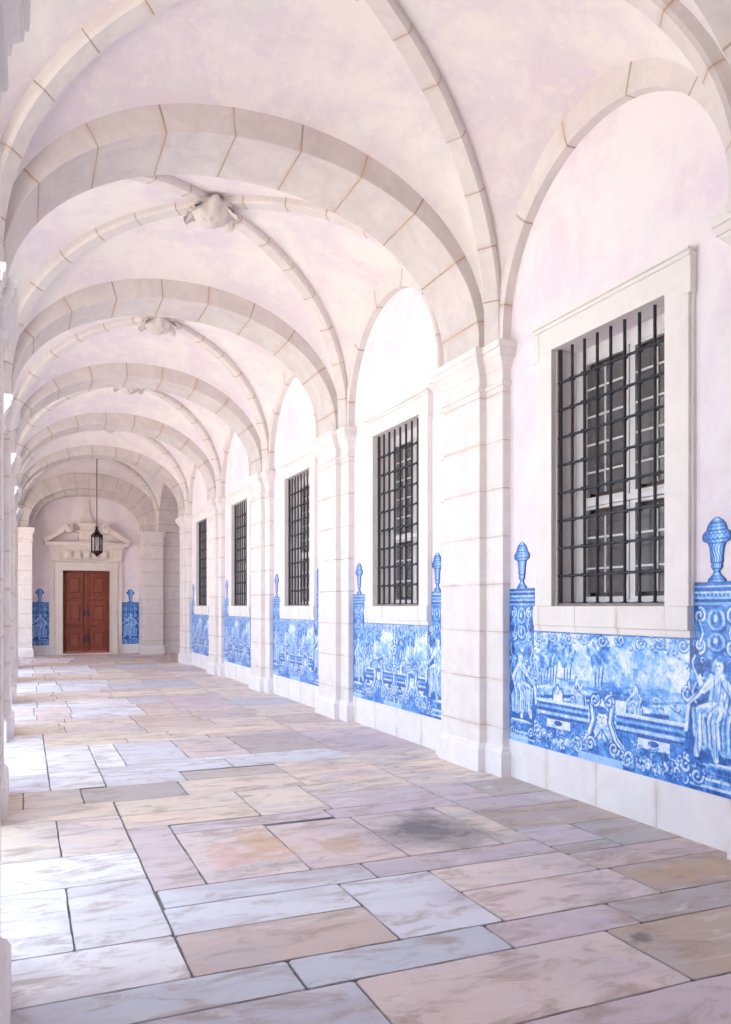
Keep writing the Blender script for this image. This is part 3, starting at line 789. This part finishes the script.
def column(cv, x0, x1, z1, m=1):
    "painted pedestal at the end of a panel: dark ground, mouldings, scrolls, figure"
    w = x1-x0; cx = (x0+x1)/2
    cv.rect(x0, x1, 0, z1, .66); n = cv.fbm(.07, 4, 11)
    cv.a = np.where((cv.x >= x0) & (cv.x <= x1), cv.a+(n-.5)*1.3, cv.a)
    curls(cv, x0+.02, x1-.02, .12, z1-.18, 70, 5)
    cv.rect(x0, x1, z1-.155, z1, .5)
    for y, t, v in ((z1-.010, .02, .85), (z1-.028, .016, .35), (z1-.050, .022, .8), (z1-.068, .010, .25), (z1-.086, .022, .72), (z1-.106, .012, .3), (z1-.125, .016, .92), (z1-.145, .014, .4)):
        cv.rect(x0, x1, y-t/2, y+t/2, v)
    for i in range(14): cv.rect(x0+w*(i+.2)/14, x0+w*(i+.6)/14, z1-.094, z1-.078, .3, .7)
    cv.rect(x0+w*.20, x1-w*.20, z1-.50, z1-.16, .55, .7)
    for y, ry in ((z1-.25, .075), (z1-.40, .062)):
        cv.ell(cx+.008, y-.008, w*.185, ry*1.08, .95, .2); cv.ell(cx, y, w*.17, ry, .28, .25); cv.ell(cx, y, w*.11, ry*.7, .7, .4); cv.ell(cx-.01, y+.01, w*.05, ry*.35, .15, .6)
        for q in range(5): cv.stroke([(cx+(q-2)*w*.05, y+ry*.7), (cx+(q-2)*w*.075, y-ry*.5)], .006, [.2, .85][q % 2], .004)
    for sg in (-1, 1):
        scroll(cv, cx+sg*w*.31, z1-.225, w*.12, 1.57, sg*1.3, w*.05); scroll(cv, cx+sg*w*.30, z1-.43, w*.11, -1.57, -sg*1.3, w*.05)
        rope(cv, [(cx+sg*w*.31, z1-.26), (cx+sg*w*.24, z1-.34), (cx+sg*w*.31, z1-.42)], w*.045)
        rope(cv, [(cx+sg*w*(.40+.05*math.sin(q*1.1)), z1-.50-.035*q) for q in range(10)], w*.035)
    cv.rect(x0+w*.08, x1-w*.04, .18, .21, .35); cv.rect(x0+w*.08, x1-w*.04, .195, .21, .1); cv.rect(x0, x1, .10, .17, .7); cv.rect(x0, x1, .085, .10, .15); cv.rect(x0, x1, .03, .05, .25)
    curls(cv, x0+.02, x1-.02, .10, .17, 16, 9, .012, .024)
    figure(cv, cx-.02*m, .27, w*1.42, m)
    for sg in (-1, 1): scroll(cv, cx+sg*w*.36, .10, w*.12, 0, sg*1.2, w*.045)
def landscape(cv, x0, x1, z1, seed):
    w = x1-x0; cx = (x0+x1)/2; n = cv.fbm(.35, 5, seed); n2 = cv.fbm(.09, 4, seed+1)
    ins = (cv.x >= x0) & (cv.x <= x1)
    yy = cv.y/z1
    sky = np.clip(.10+.42*np.clip(n-.48, 0, 1)*3, 0, .5); land = np.clip(.34+.9*(n-.5)+.5*(n2-.5), .05, .9)
    hor = .62+.10*(n-.5)
    cv.a = np.where(ins, np.where(yy > hor, sky, land), cv.a)
    # distant town and hills
    rr = random.Random(seed)
    for i in range(9):
        hx = x0+w*(.58+.035*i); hh = rr.uniform(.03, .10); cv.rect(hx, hx+w*.022, z1*.66, z1*.66+hh, rr.choice([.35, .5, .28]), .8)
    cv.poly([(x0+w*.5, z1*.60), (x0+w*.62, z1*.70), (x0+w*.75, z1*.66), (x0+w*.92, z1*.60)], .4, .7)
    cv.rect(x0+w*.10, x0+w*.17, z1*.60, z1*.86, .22, .8); cv.rect(x0+w*.27, x0+w*.31, z1*.62, z1*.92, .16, .8)
    tree(cv, x0+w*.16, z1*.58, .36, .12, seed+1); tree(cv, x0+w*.26, z1*.60, .30, .09, seed+2); tree(cv, x0+w*.47, z1*.58, .42, .14, seed+3); tree(cv, x0+w*.09, z1*.55, .25, .07, seed+6)
    # river banks
    for i in range(9):
        y = z1*(.30+.035*i)+rr.uniform(-.01, .01); a_, b_ = rr.uniform(.0, .4), rr.uniform(.6, 1)
        p = [(x0+w*(a_+(b_-a_)*j/12), y+.025*math.sin(j*.55+i)) for j in range(13)]
        cv.stroke(p, rr.uniform(.008, .03), rr.choice([.08, .75, .55, .12, .85]), .005)
    cv.ell(cx+w*.10, z1*.50, w*.17, .075, .70, .15); cv.ell(cx+w*.11, z1*.46, w*.18, .05, .15, .2); cv.ell(cx+w*.28, z1*.40, w*.09, .05, .78, .3)
    cv.stroke([(cx-.10, z1*.44), (cx+.12, z1*.50), (cx+.36, z1*.44)], .02, .08)
    # fountain arch, kneeling and walking figures
    cv.rect(x0+w*.17, x0+w*.235, z1*.38, z1*.49, .08); cv.ell(x0+w*.2025, z1*.49, w*.034, .045, .08, .15); cv.stroke([(x0+w*.165, z1*.38), (x0+w*.165, z1*.5), (x0+w*.20, z1*.56), (x0+w*.24, z1*.5), (x0+w*.24, z1*.38)], .014, .8)
    figure(cv, x0+w*.335, z1*.38, .27, 1); figure(cv, x0+w*.70, z1*.40, .25, -1)
    cv.stroke([(x0+w*.70, z1*.55), (x0+w*.80, z1*.60), (x0+w*.93, z1*.47)], .006, .6, .003)
    # top garland
    for i in range(9):
        gx = x0+w*(i+.5)/9; scroll(cv, gx, z1-.055+.012*(i % 2), .052, math.pi if i % 2 else 0, 1.1 if i % 2 else -1.1, .018)
    cv.rect(x0, x1, z1-.016, z1, .55)
    # balustrade: mouldings with a cartouche and mask at the centre
    for (a_, b_) in ((x0, cx-.17), (cx+.17, x1)):
        cv.rect(a_, b_, .20, .44, .62)
        for y, t, v in ((.425, .022, .16), (.40, .016, .8), (.375, .016, .42), (.35, .02, .82), (.32, .022, .26), (.295, .014, .8)):
            cv.rect(a_, b_, y-t/2, y+t/2, v)
        m_ = (a_+b_)/2
        cv.rect(m_-.16, m_+.16, .20, .285, .12); cv.ell(m_, .245, .055, .022, .8, .2); cv.rect(m_-.17, m_+.17, .275, .29, .85)
    sh = np.where(ins & (cv.y < .20), 1, 0); cv.put(sh*1.0, .62+.5*(n2-.5))
    for (a_, b_) in ((x0+.02, cx-.10), (cx+.10, x1-.02)):   # flower swags
        for i in range(34):
            t = i/33; gx = a_+(b_-a_)*t; gy = .21-.13*math.sin(math.pi*t)
            for q in range(3):
                cv.ell(gx+rr.uniform(-.02, .02), gy+rr.uniform(-.035, .035), rr.uniform(.012, .026), rr.uniform(.010, .02), rr.choice([.08, .14, .3, .85, .5]), .4, rr.uniform(0, 3))
    for sg in (-1, 1):
        rope(cv, [(cx+sg*q*1.0, y) for q, y in ((.05, .52), (.12, .46), (.10, .34), (.16, .22), (.26, .14), (.32, .08))], .05)
        scroll(cv, cx+sg*.085, .50, .055, 0, sg*1.3, .024); scroll(cv, cx+sg*.30, .10, .07, math.pi, sg*1.4, .028); scroll(cv, cx+sg*.14, .14, .06, 0, -sg*1.3, .024)
        rope(cv, [(cx+sg*(w/2-q), y) for q, y in ((.03, .62), (.06, .52), (.03, .42), (.07, .30), (.05, .16))], .035)
        scroll(cv, cx+sg*(w/2-.06), .64, .055, 1.57, sg*1.3, .022); scroll(cv, cx+sg*(w/2-.08), .15, .065, 0, sg*1.3, .024)
        rope(cv, [(cx+sg*(w/2-q), y) for q, y in ((.0, .78), (.05, .72), (.03, .64))], .03)
    curls(cv, x0+.02, cx-.15, .04, .22, 60, seed+2); curls(cv, cx+.15, x1-.02, .04, .22, 60, seed+3); curls(cv, x0, x0+.13, .1, z1-.1, 26, seed+4); curls(cv, x1-.13, x1, .1, z1-.1, 26, seed+5); curls(cv, x0+.1, x1-.1, z1-.12, z1-.02, 40, seed+8); curls(cv, x0+.15, x1-.15, .46, z1*.60, 36, seed+9, .008, .03)
    cv.ell(cx, .36, .052, .07, .10, .12); cv.ell(cx, .425, .06, .03, .75, .3)
    for q in (-.02, .02): cv.ell(cx+q, .37, .010, .007, .9, .4)
    cv.stroke([(cx, .365), (cx, .345)], .008, .6, .003); cv.stroke([(cx-.014, .325), (cx+.014, .325)], .007, .8, .003)
    for i in range(5): cv.stroke([(cx, .27), (cx+(i-2)*.04, .19)], .016, .12 if i % 2 else .7)
def ink(a, rng, x, y, tile=.14):
    a = np.clip(a, 0, 1)
    g = rng.rand(40, 60); tv = g[(y/tile).astype(int) % 40, (x/tile).astype(int) % 60]
    a = np.clip(a*(.94+.12*tv), 0, 1)
    st = np.array([0, .12, .35, .6, .8, 1.0])
    R = np.interp(a, st, [.88, .70, .22, .045, .015, .008]); G = np.interp(a, st, [.92, .82, .52, .24, .13, .06]); B = np.interp(a, st, [.97, .95, .90, .74, .52, .30])
    fx = np.abs(((x/tile+.5) % 1)-.5)*tile; fy = np.abs(((y/tile+.5) % 1)-.5)*tile
    l = np.clip(1-np.minimum(fx, fy)/.004, 0, 1)*.35
    return [c*(1-l)+k*l for c, k in ((R, .45), (G, .52), (B, .66))]
PW = 1.672*H; PH = (1.1-.218)*H; PM = (.863-.218)*H; CW = .245*H; CR = .285*H
def paint_panel(px, seed):
    cv = Canvas(PW, PH, px)
    if seed < 50: landscape(cv, CW*.9, PW-CR*.9, PM, seed)
    else:
        landscape(cv, CW*.9, PW/2+.02, PM, seed); landscape(cv, PW/2-.02, PW-CW*.9, PM, seed+7)
        rope(cv, [(PW/2, .05), (PW/2-.02, .5), (PW/2+.02, PM)], .05)
        for q in (.2, .45, .7): scroll(cv, PW/2, q, .07, 0, 1.4, .03)
    column(cv, 0, CW, PH, 1); column(cv, PW-CR, PW, PH, -1)
    g1 = cv.fbm(.05, 4, 31); g2 = cv.fbm(.018, 2, 33); cv.a = np.clip((cv.a-.5)*1.12+.5+(g1-.5)*.42+(g2-.5)*.36, 0, 1)
    # bottom row: pale replaced tiles under the middle
    for a_, b_ in ((.02, .30), (PW*.38, PW*.58)): cv.rect(a_, b_, 0, .065, .2, .8)
    cv.a = cv.a[:, ::-1].copy()
    return cv
def panel_mesh(cv, keep):
    R, G, B = ink(cv.a, np.random.RandomState(2), cv.x, cv.y)
    nx, ny = cv.nx, cv.ny; verts = []; th = .010
    for j in range(ny):
        for i in range(nx): verts.append((-th, cv.x[j, i]-cv.w/2, cv.y[j, i]))
    faces = []
    used = np.zeros((ny-1, nx-1), bool)
    for j in range(ny-1):
        for i in range(nx-1):
            xm = (cv.x[j, i]+cv.x[j, i+1])/2; ym = (cv.y[j, i]+cv.y[j+1, i])/2
            if keep(xm, ym): used[j, i] = True; a = j*nx+i; faces.append((a, a+nx, a+nx+1, a+1))
    n0 = len(verts); cols = list(zip(R.ravel(), G.ravel(), B.ravel()))
    extra = {}
    def back(a):
        if a not in extra: extra[a] = len(verts); x, y, z = verts[a]; verts.append((0.004, y, z)); cols.append(cols[a])
        return extra[a]
    for j in range(ny-1):
        for i in range(nx-1):
            if not used[j, i]: continue
            a = j*nx+i
            for dj, di, p, q in ((-1, 0, a, a+1), (1, 0, a+nx+1, a+nx), (0, -1, a+nx, a), (0, 1, a+1, a+nx+1)):
                jj, ii = j+dj, i+di
                if jj < 0 or ii < 0 or jj >= ny-1 or ii >= nx-1 or not used[jj, ii]: faces.append((p, q, back(q), back(p)))
    me = bpy.data.meshes.new('tile_panel'); me.from_pydata(verts, [], faces)
    at = me.color_attributes.new('Col', 'FLOAT_COLOR', 'POINT')
    at.data.foreach_set('color', [v for c in cols for v in (c[0], c[1], c[2], 1)])
    bm = bmesh.new(); bm.from_mesh(me); bmesh.ops.delete(bm, geom=[v for v in bm.verts if not v.link_faces], context='VERTS'); bm.to_mesh(me); bm.free()
    me.materials.append(M['azulejo']); return me
URN = [(0, .60), (.04, .60), (.07, .46), (.12, .26), (.17, .18), (.20, .30), (.24, .40), (.28, .34), (.31, .42), (.42, .44), (.55, .52), (.60, .60), (.63, .90), (.67, 1.0), (.73, 1.0), (.77, .88), (.80, .70), (.84, .68), (.90, .56), (.95, .38), (.98, .2), (1.0, .06)]
def urn_mesh(w, h):
    n, m = 96, 34; verts = []; cols = []; faces = []
    zs = [a for a, b in URN]; rs = [b for a, b in URN]; rng = np.random.RandomState(6)
    for j in range(n+1):
        t = j/n; r = float(np.interp(t, zs, rs))*w/2
        for i in range(m+1):
            u = i/m*2-1; verts.append((-.010, u*r, t*h))
            v = .42+.20*abs(u)+.45*(abs(u) > .86)-.22*math.exp(-((u+.3)/.16)**2)+.2*(u > .45)
            if .24 < t < .60: v += .22*math.sin(u*16+3*math.sin(t*22))
            elif .62 < t < .80: v += .20*math.sin(u*20)*math.cos(t*70)
            elif t > .8 or .04 < t < .17: v += .15*math.sin(t*90)
            if any(abs(t-q) < .010 for q in (.05, .20, .30, .60, .66, .74, .80, .90)): v += .4
            v += .12*(rng.rand()-.5); R, G, B = ink(np.array([min(1, v)]), rng, np.array([.07]), np.array([.07])); cols.append((R[0], G[0], B[0]))
    N = len(verts)
    for j in range(n):
        for i in range(m):
            a = j*(m+1)+i; faces.append((a, a+m+1, a+m+2, a+1))
    for j in range(n+1):
        for i in (0, m): x, y, z = verts[j*(m+1)+i]; verts.append((.004, y, z)); cols.append(cols[j*(m+1)+i])
    for j in range(n):
        a = j*(m+1); b = N+2*j; faces.append((a, b, b+2, a+m+1)); a += m; b += 1; faces.append((a+m+1, b+2, b, a))
    me = bpy.data.meshes.new('urn_finial'); me.from_pydata(verts, [], faces)
    at = me.color_attributes.new('Col', 'FLOAT_COLOR', 'POINT'); at.data.foreach_set('color', [v for c in cols for v in (*c, 1)])
    me.polygons.foreach_set('use_smooth', [False]*len(faces)); me.materials.append(M['azulejo']); return me
def obj(name, me, parent=None, loc=(0, 0, 0)):
    o = bpy.data.objects.new(name, me); C.objects.link(o); o.location = loc
    if parent: o.parent = parent
    return o
keep = lambda x, y: y < PM or x < CR or x > PW-CW
meA = panel_mesh(paint_panel(.0066, 21), keep); meB = panel_mesh(paint_panel(.011, 60), keep); meU = urn_mesh(.15*H, .268*H)
tl = ['largest blue and white tile panel below the nearest window, painted with a river landscape',
      'blue and white tile panel with two small scenes below the second window',
      'blue and white tile panel below the third window from the viewer',
      'blue and white tile panel below the fourth window from the viewer',
      'farthest blue and white tile panel of the window wall, below the fifth window']
for k in range(5):
    t = obj('tile_panel', meA if k == 0 else meB, None, P(WL, BC(k)-.032, -.782)); tag(t, tl[k], 'tile panel', 'azulejo panels below the windows')
    for sg in (-1, 1): obj('urn_finial', meU, t, (0, sg*(PW/2-(CW if sg > 0 else CR)*.5), PH))
# narrow panels beside the door
def small_panel():
    w, h = .35*H, .885*H; cv = Canvas(w, h, .014); column(cv, 0, w, h, 1); cv.a = np.clip(cv.a+.12, 0, 1)
    return panel_mesh(cv, lambda x, y: True), w, h
meS, sw, sh_ = small_panel(); meU2 = urn_mesh(.17*H, .28*H)
for x, l in ((.286, 'narrow blue tile panel with urn on the end wall, left of the wooden door'), (2.07, 'narrow blue tile panel with urn on the end wall, right of the wooden door')):
    t = obj('tile_panel', meS, None, P(x, DE, -.805)); t.rotation_euler = (0, 0, math.pi/2); tag(t, l, 'tile panel', 'tile panels flanking the door')
    obj('urn_finial', meU2, t, (0, 0, sh_))

# ------------------------------------------------------------------ door and its surround
d = bpy.data.objects.new('door_1', None); C.objects.link(d); d.location = P((DX0+DX1)/2, DE, -1); struct(d)
xm = (DX0+DX1)/2
for sg in (-1, 1):
    a, b = sorted((xm+sg*.003, xm+sg*(DX1-xm)))
    mb = MB(); y = DE+.09
    mb.box(a-(.003 if sg > 0 else 0), b+(.003 if sg < 0 else 0), y, y+.05, -.99, DZ1); mb.box(*sorted((xm, xm+sg*.022)), y-.018, y, -.98, DZ1-.01)
    lf = mb.build('door_leaf', M['wood'], d)
    if sg < 0: pass
    st = .045; zz = [(-.955, -.45), (-.41, .12), (.16, .70)]
    for z0, z1 in zz:
        mb = MB(); x0, x1 = a+st, b-st
        def frus(x0, x1, z0, z1, y0, y1, i):
            p = [P(x0, y0, z0), P(x1, y0, z0), P(x1, y0, z1), P(x0, y0, z1)]; q = [P(x0+i, y1, z0+i), P(x1-i, y1, z0+i), P(x1-i, y1, z1-i), P(x0+i, y1, z1-i)]
            for r in range(4): mb.face([p[r], p[(r+1) % 4], q[(r+1) % 4], q[r]])
            mb.face(q)
        frus(x0, x1, z0, z1, y, y-.035, .016)
        frus(x0+.04, x1-.04, z0+.05, z1-.05, y-.02, y-.055, .010)
        frus(x0+.085, x1-.085, z0+.11, z1-.11, y-.04, y-.10, .020)
        pn = mb.build('door_panel', M['wood'], lf); pn.location = (0, 0, 0)
    for z in (-.14, -.68):
        mb = MB(); c = xm+sg*.035
        mb.box(c-.018, c+.018, y-.032, y-.0, z-.07, z+.07); mb.box(c-.01, c+.01, y-.06, y-.05, z-.05, z+.05); mb.box(c-.01, c+.01, y-.055, y-.03, z+.035, z+.05); mb.box(c-.01, c+.01, y-.055, y-.03, z-.05, z-.035)
        hd = mb.build('door_handle', M['iron'], lf); hd.location = (0, 0, 0)
    # door leaf origin handling
t = thing('door_surround', 'carved limestone doorway with broken scroll pediment and obelisk around the wooden door', 'doorway', P(xm, DE, -1))
def part(nm, fn, mat_=None, bevel=.004):
    mb = MB(); fn(mb); return mb.build(nm, mat_ or M['door_stone'], t, bevel=bevel)
ow = .225
for sg in (-1, 1):
    e0 = DX1 if sg > 0 else DX0
    def jamb(mb, sg=sg, e0=e0):
        B = lambda a, b, y0, z0, z1: mb.box(*sorted((e0+sg*a, e0+sg*b)), DE-y0, DE+.06, z0, z1)
        B(0, .15, .07, -.80, DZ1); B(.15, .165, .035, -.80, DZ1); B(.165, .24, .055, -.80, DZ1+.02); B(0, .025, .09, -.80, DZ1)
        B(.155, .25, .045, .56, .66)
    part('door_jamb', jamb)
    def pl(mb, sg=sg, e0=e0):
        mb.box(*sorted((e0, e0+sg*.16)), DE-.105, DE+.06, -1, -.80); mb.box(*sorted((e0+sg*.16, e0+sg*.25)), DE-.05, DE, -1, -.80)
        mb.box(*sorted((e0+sg*.03, e0+sg*.13)), DE-.12, DE, -.96, -.84)
    part('jamb_base', pl)
part('door_lintel', lambda mb: (mb.box(DX0-.15, DX1+.15, DE-.07, DE+.06, DZ1, DZ1+.17), mb.box(DX0-.24, DX1+.24, DE-.03, DE, DZ1+.02, DZ1+.2), mb.box(DX0-.15, DX1+.15, DE-.13, DE, DZ1+.175, DZ1+.205)))
def frieze(mb):
    z0, z1 = DZ1+.20, DZ1+.44; mb.box(DX0-.22, DX1+.22, DE-.04, DE, z0, z1)
    for sg in (-1, 1):
        e0 = DX1 if sg > 0 else DX0; mb.box(*sorted((e0+sg*.05, e0+sg*.24)), DE-.075, DE, z0, z1)
    n = 5; w = (DX1-DX0-.08)/n
    for i in range(n): x = DX0+.04+w*i; mb.box(x+.02, x+w-.02, DE-.09, DE, z0+.05, z1-.05); mb.box(x+.045, x+w-.045, DE-.12, DE, z0+.075, z1-.075)
part('frieze', frieze)
CZ = DZ1+.44
part('cornice', lambda mb: [mb.box(DX0-.25-o, DX1+.25+o, DE-.09-o*1.6, DE, CZ+z, CZ+z2) for o, z, z2 in ((0, 0, .03), (.03, .03, .06), (.09, .06, .105), (.11, .105, .13))])
PZ = CZ+.13
for sg in (-1, 1):
    def scr(mb, sg=sg):
        # raking moulding rising to a volute
        x_out, x_in = sg*.83, sg*.36
        cen = []
        for i in range(15):
            q = i/14; cen.append((x_out+(x_in-x_out)*q, PZ+.035+.30*q**1.25))
        vr = .085; cx, cz = x_in+sg*.02, cen[-1][1]-vr+.02
        for i in range(1, 22):
            a = math.pi/2+sg*1.9*math.pi*i/21*1.0; r = vr*(1-.72*i/21); cen.append((cx+r*math.cos(a), cz+r*math.sin(a)))
        W = .045
        for i in range(len(cen)-1):
            (xa, za), (xb, zb) = cen[i], cen[i+1]; dx, dz = xb-xa, zb-za; l = math.hypot(dx, dz) or 1
            ww = W if i < 14 else W*(1-.6*(i-14)/21)
            nx_, nz_ = -dz/l*ww*-sg, dx/l*ww*-sg
            q = [(xa-nx_, za-nz_), (xb-nx_, zb-nz_), (xb+nx_, zb+nz_), (xa+nx_, za+nz_)]
            f = lambda y: [P(xm+x, y, z) for x, z in q]
            F, Bk = f(DE-.22), f(DE); mb.face(F); mb.face(Bk)
            for r in range(4): mb.face([F[r], F[(r+1) % 4], Bk[(r+1) % 4], Bk[r]])
        n = 20; ring = [P(xm+cx+.05*math.cos(2*math.pi*i/n), DE-.25, cz+.05*math.sin(2*math.pi*i/n)) for i in range(n)]
        rb = [Vector((p.x, P(0, DE, 0).y, p.z)) for p in ring]; mb.face(ring)
        for i in range(n): mb.face([ring[i], ring[(i+1) % n], rb[(i+1) % n], rb[i]])
    part('pediment_scroll', scr, bevel=0)
def ped(mb):
    f = lambda w, y: [(xm-w, DE), (xm-w, DE-y*1.8), (xm+w, DE-y*1.8), (xm+w, DE)]
    loft(mb, f(.16, .08), [(PZ, 0), (PZ+.20, 0), (PZ+.21, .02), (PZ+.24, .03)])
    loft(mb, f(.13, .07), [(PZ+.24, .0), (PZ+.33, .0), (PZ+.34, .025), (PZ+.36, .05), (PZ+.40, .06), (PZ+.42, .03)])
part('pedestal', ped)
def obel(mb):
    def fr(z0, w0, z1, w1):
        a = [(xm-w0, DE-w0*.8), (xm+w0, DE-w0*.8), (xm+w0, DE), (xm-w0, DE)]; b = [(xm-w1, DE-w1*.8), (xm+w1, DE-w1*.8), (xm+w1, DE), (xm-w1, DE)]
        A = [P(x, y, z0) for x, y in a]; B = [P(x, y, z1) for x, y in b]
        for i in range(4): mb.face([A[i], A[(i+1) % 4], B[(i+1) % 4], B[i]])
        mb.face(B)
    z = PZ+.42; fr(z, .13, z+.06, .11); fr(z+.06, .11, z+.20, .065); fr(z+.20, .065, z+.44, .042); fr(z+.44, .042, z+.46, .06); fr(z+.46, .06, z+.50, .05)
part('obelisk', obel)
mb = MB(); mb.box(DX0-.05, DX1+.05, DE-.10, DE+.07, -1.0, -.985); struct(mb.build('trim_1', M['base']))

# ------------------------------------------------------------------ hanging lantern
LX, LD = 1.245, 15.73
t = thing('hanging_lantern', 'black metal lantern hanging on a long rod in front of the door', 'lantern', P(LX, LD, .93))
def lathe(prof, n=6, c=(LX, LD), rot=0):
    mb = MB()
    for (r0, z0), (r1, z1) in zip(prof, prof[1:]):
        for i in range(n):
            a0, a1 = 2*math.pi*i/n+rot, 2*math.pi*(i+1)/n+rot
            f = lambda r, a, z: P(c[0]+r*math.cos(a), c[1]+r*math.sin(a), z)
            mb.face([f(r0, a0, z0), f(r0, a1, z0), f(r1, a1, z1), f(r1, a0, z1)])
    return mb
lathe([(.008, 1.46), (.008, 2.80)], 8).build('rod', M['lantern'], t)
lathe([(0, 2.74), (.04, 2.745), (.055, 2.78), (.06, 2.84), (0, 2.85)], 16).build('ceiling_rose', M['lantern'], t)
lathe([(.0, 1.50), (.02, 1.49), (.03, 1.47), (.02, 1.44), (.035, 1.42), (.04, 1.39), (.10, 1.33), (.108, 1.32), (.108, 1.30), (.0, 1.30)], 6).build('lantern_cap', M['lantern'], t)
lathe([(0, .985), (.095, .99), (.10, 1.01), (.10, 1.02), (.06, .97), (.02, .94), (.018, .925), (0, .915)], 6).build('lantern_base', M['lantern'], t)
mb = MB()
for i in range(6):
    a = 2*math.pi*i/6; x, y = LX+.096*math.cos(a), LD+.096*math.sin(a); mb.box(x-.009, x+.009, y-.009, y+.009, 1.0, 1.31)
for z in (1.02, 1.29):
    for i in range(6):
        a0, a1 = 2*math.pi*i/6, 2*math.pi*(i+1)/6
        p, q = P(LX+.096*math.cos(a0), LD+.096*math.sin(a0), z), P(LX+.096*math.cos(a1), LD+.096*math.sin(a1), z); s = Vector((0, 0, .012))
        n_ = (q-p).cross(s).normalized()*.008
        mb.face([p-s-n_, q-s-n_, q+s-n_, p+s-n_]); mb.face([p-s+n_, q-s+n_, q+s+n_, p+s+n_]); mb.face([p+s-n_, q+s-n_, q+s+n_, p+s+n_]); mb.face([p-s-n_, q-s-n_, q-s+n_, p-s+n_])
mb.build('lantern_frame', M['lantern'], t)
lathe([(.09, 1.02), (.09, 1.29)], 6).build('lantern_glass', M['glass'], t)
lathe([(.0, 1.02), (.012, 1.02), (.012, 1.12), (.004, 1.13), (0, 1.13)], 10).build('candle', M['paint'], t)

# ------------------------------------------------------------------ light: open sky over the courtyard, sun on its paving
w = bpy.data.worlds.new('sky'); bpy.context.scene.world = w; w.use_nodes = True
bg = w.node_tree.nodes['Background']; bg.inputs[0].default_value = (.66, .81, 1.0, 1); bg.inputs[1].default_value = 5.3
s = bpy.data.lights.new('sun', 'SUN'); s.energy = 24; s.angle = .01; s.color = (1, .93, .82)
so = bpy.data.objects.new('sun', s); C.objects.link(so); so.location = (0, 0, 20)
dirv = Vector((-.35, .75, -1.0)).normalized(); so.rotation_euler = dirv.to_track_quat('-Z', 'Y').to_euler()

# ------------------------------------------------------------------ camera and view
cam = bpy.data.cameras.new('camera'); co = bpy.data.objects.new('camera', cam); C.objects.link(co)
cam.sensor_fit = 'VERTICAL'; cam.sensor_height = 36; cam.lens = 800/1024*36; cam.shift_y = 94/1024; cam.clip_start = .05
co.location = (0, 0, H); co.rotation_euler = (math.pi/2, 0, -TH)
sc = bpy.context.scene; sc.camera = co
sc.view_settings.view_transform = 'Standard'; sc.view_settings.look = 'None'; sc.view_settings.gamma = 1
sc.view_settings.use_curve_mapping = False; sc.view_settings.exposure = -.25
sc.cycles.diffuse_bounces = 8; sc.cycles.max_bounces = 14; sc.cycles.use_denoising = True
sc.cycles.caustics_reflective = False; sc.cycles.caustics_refractive = False
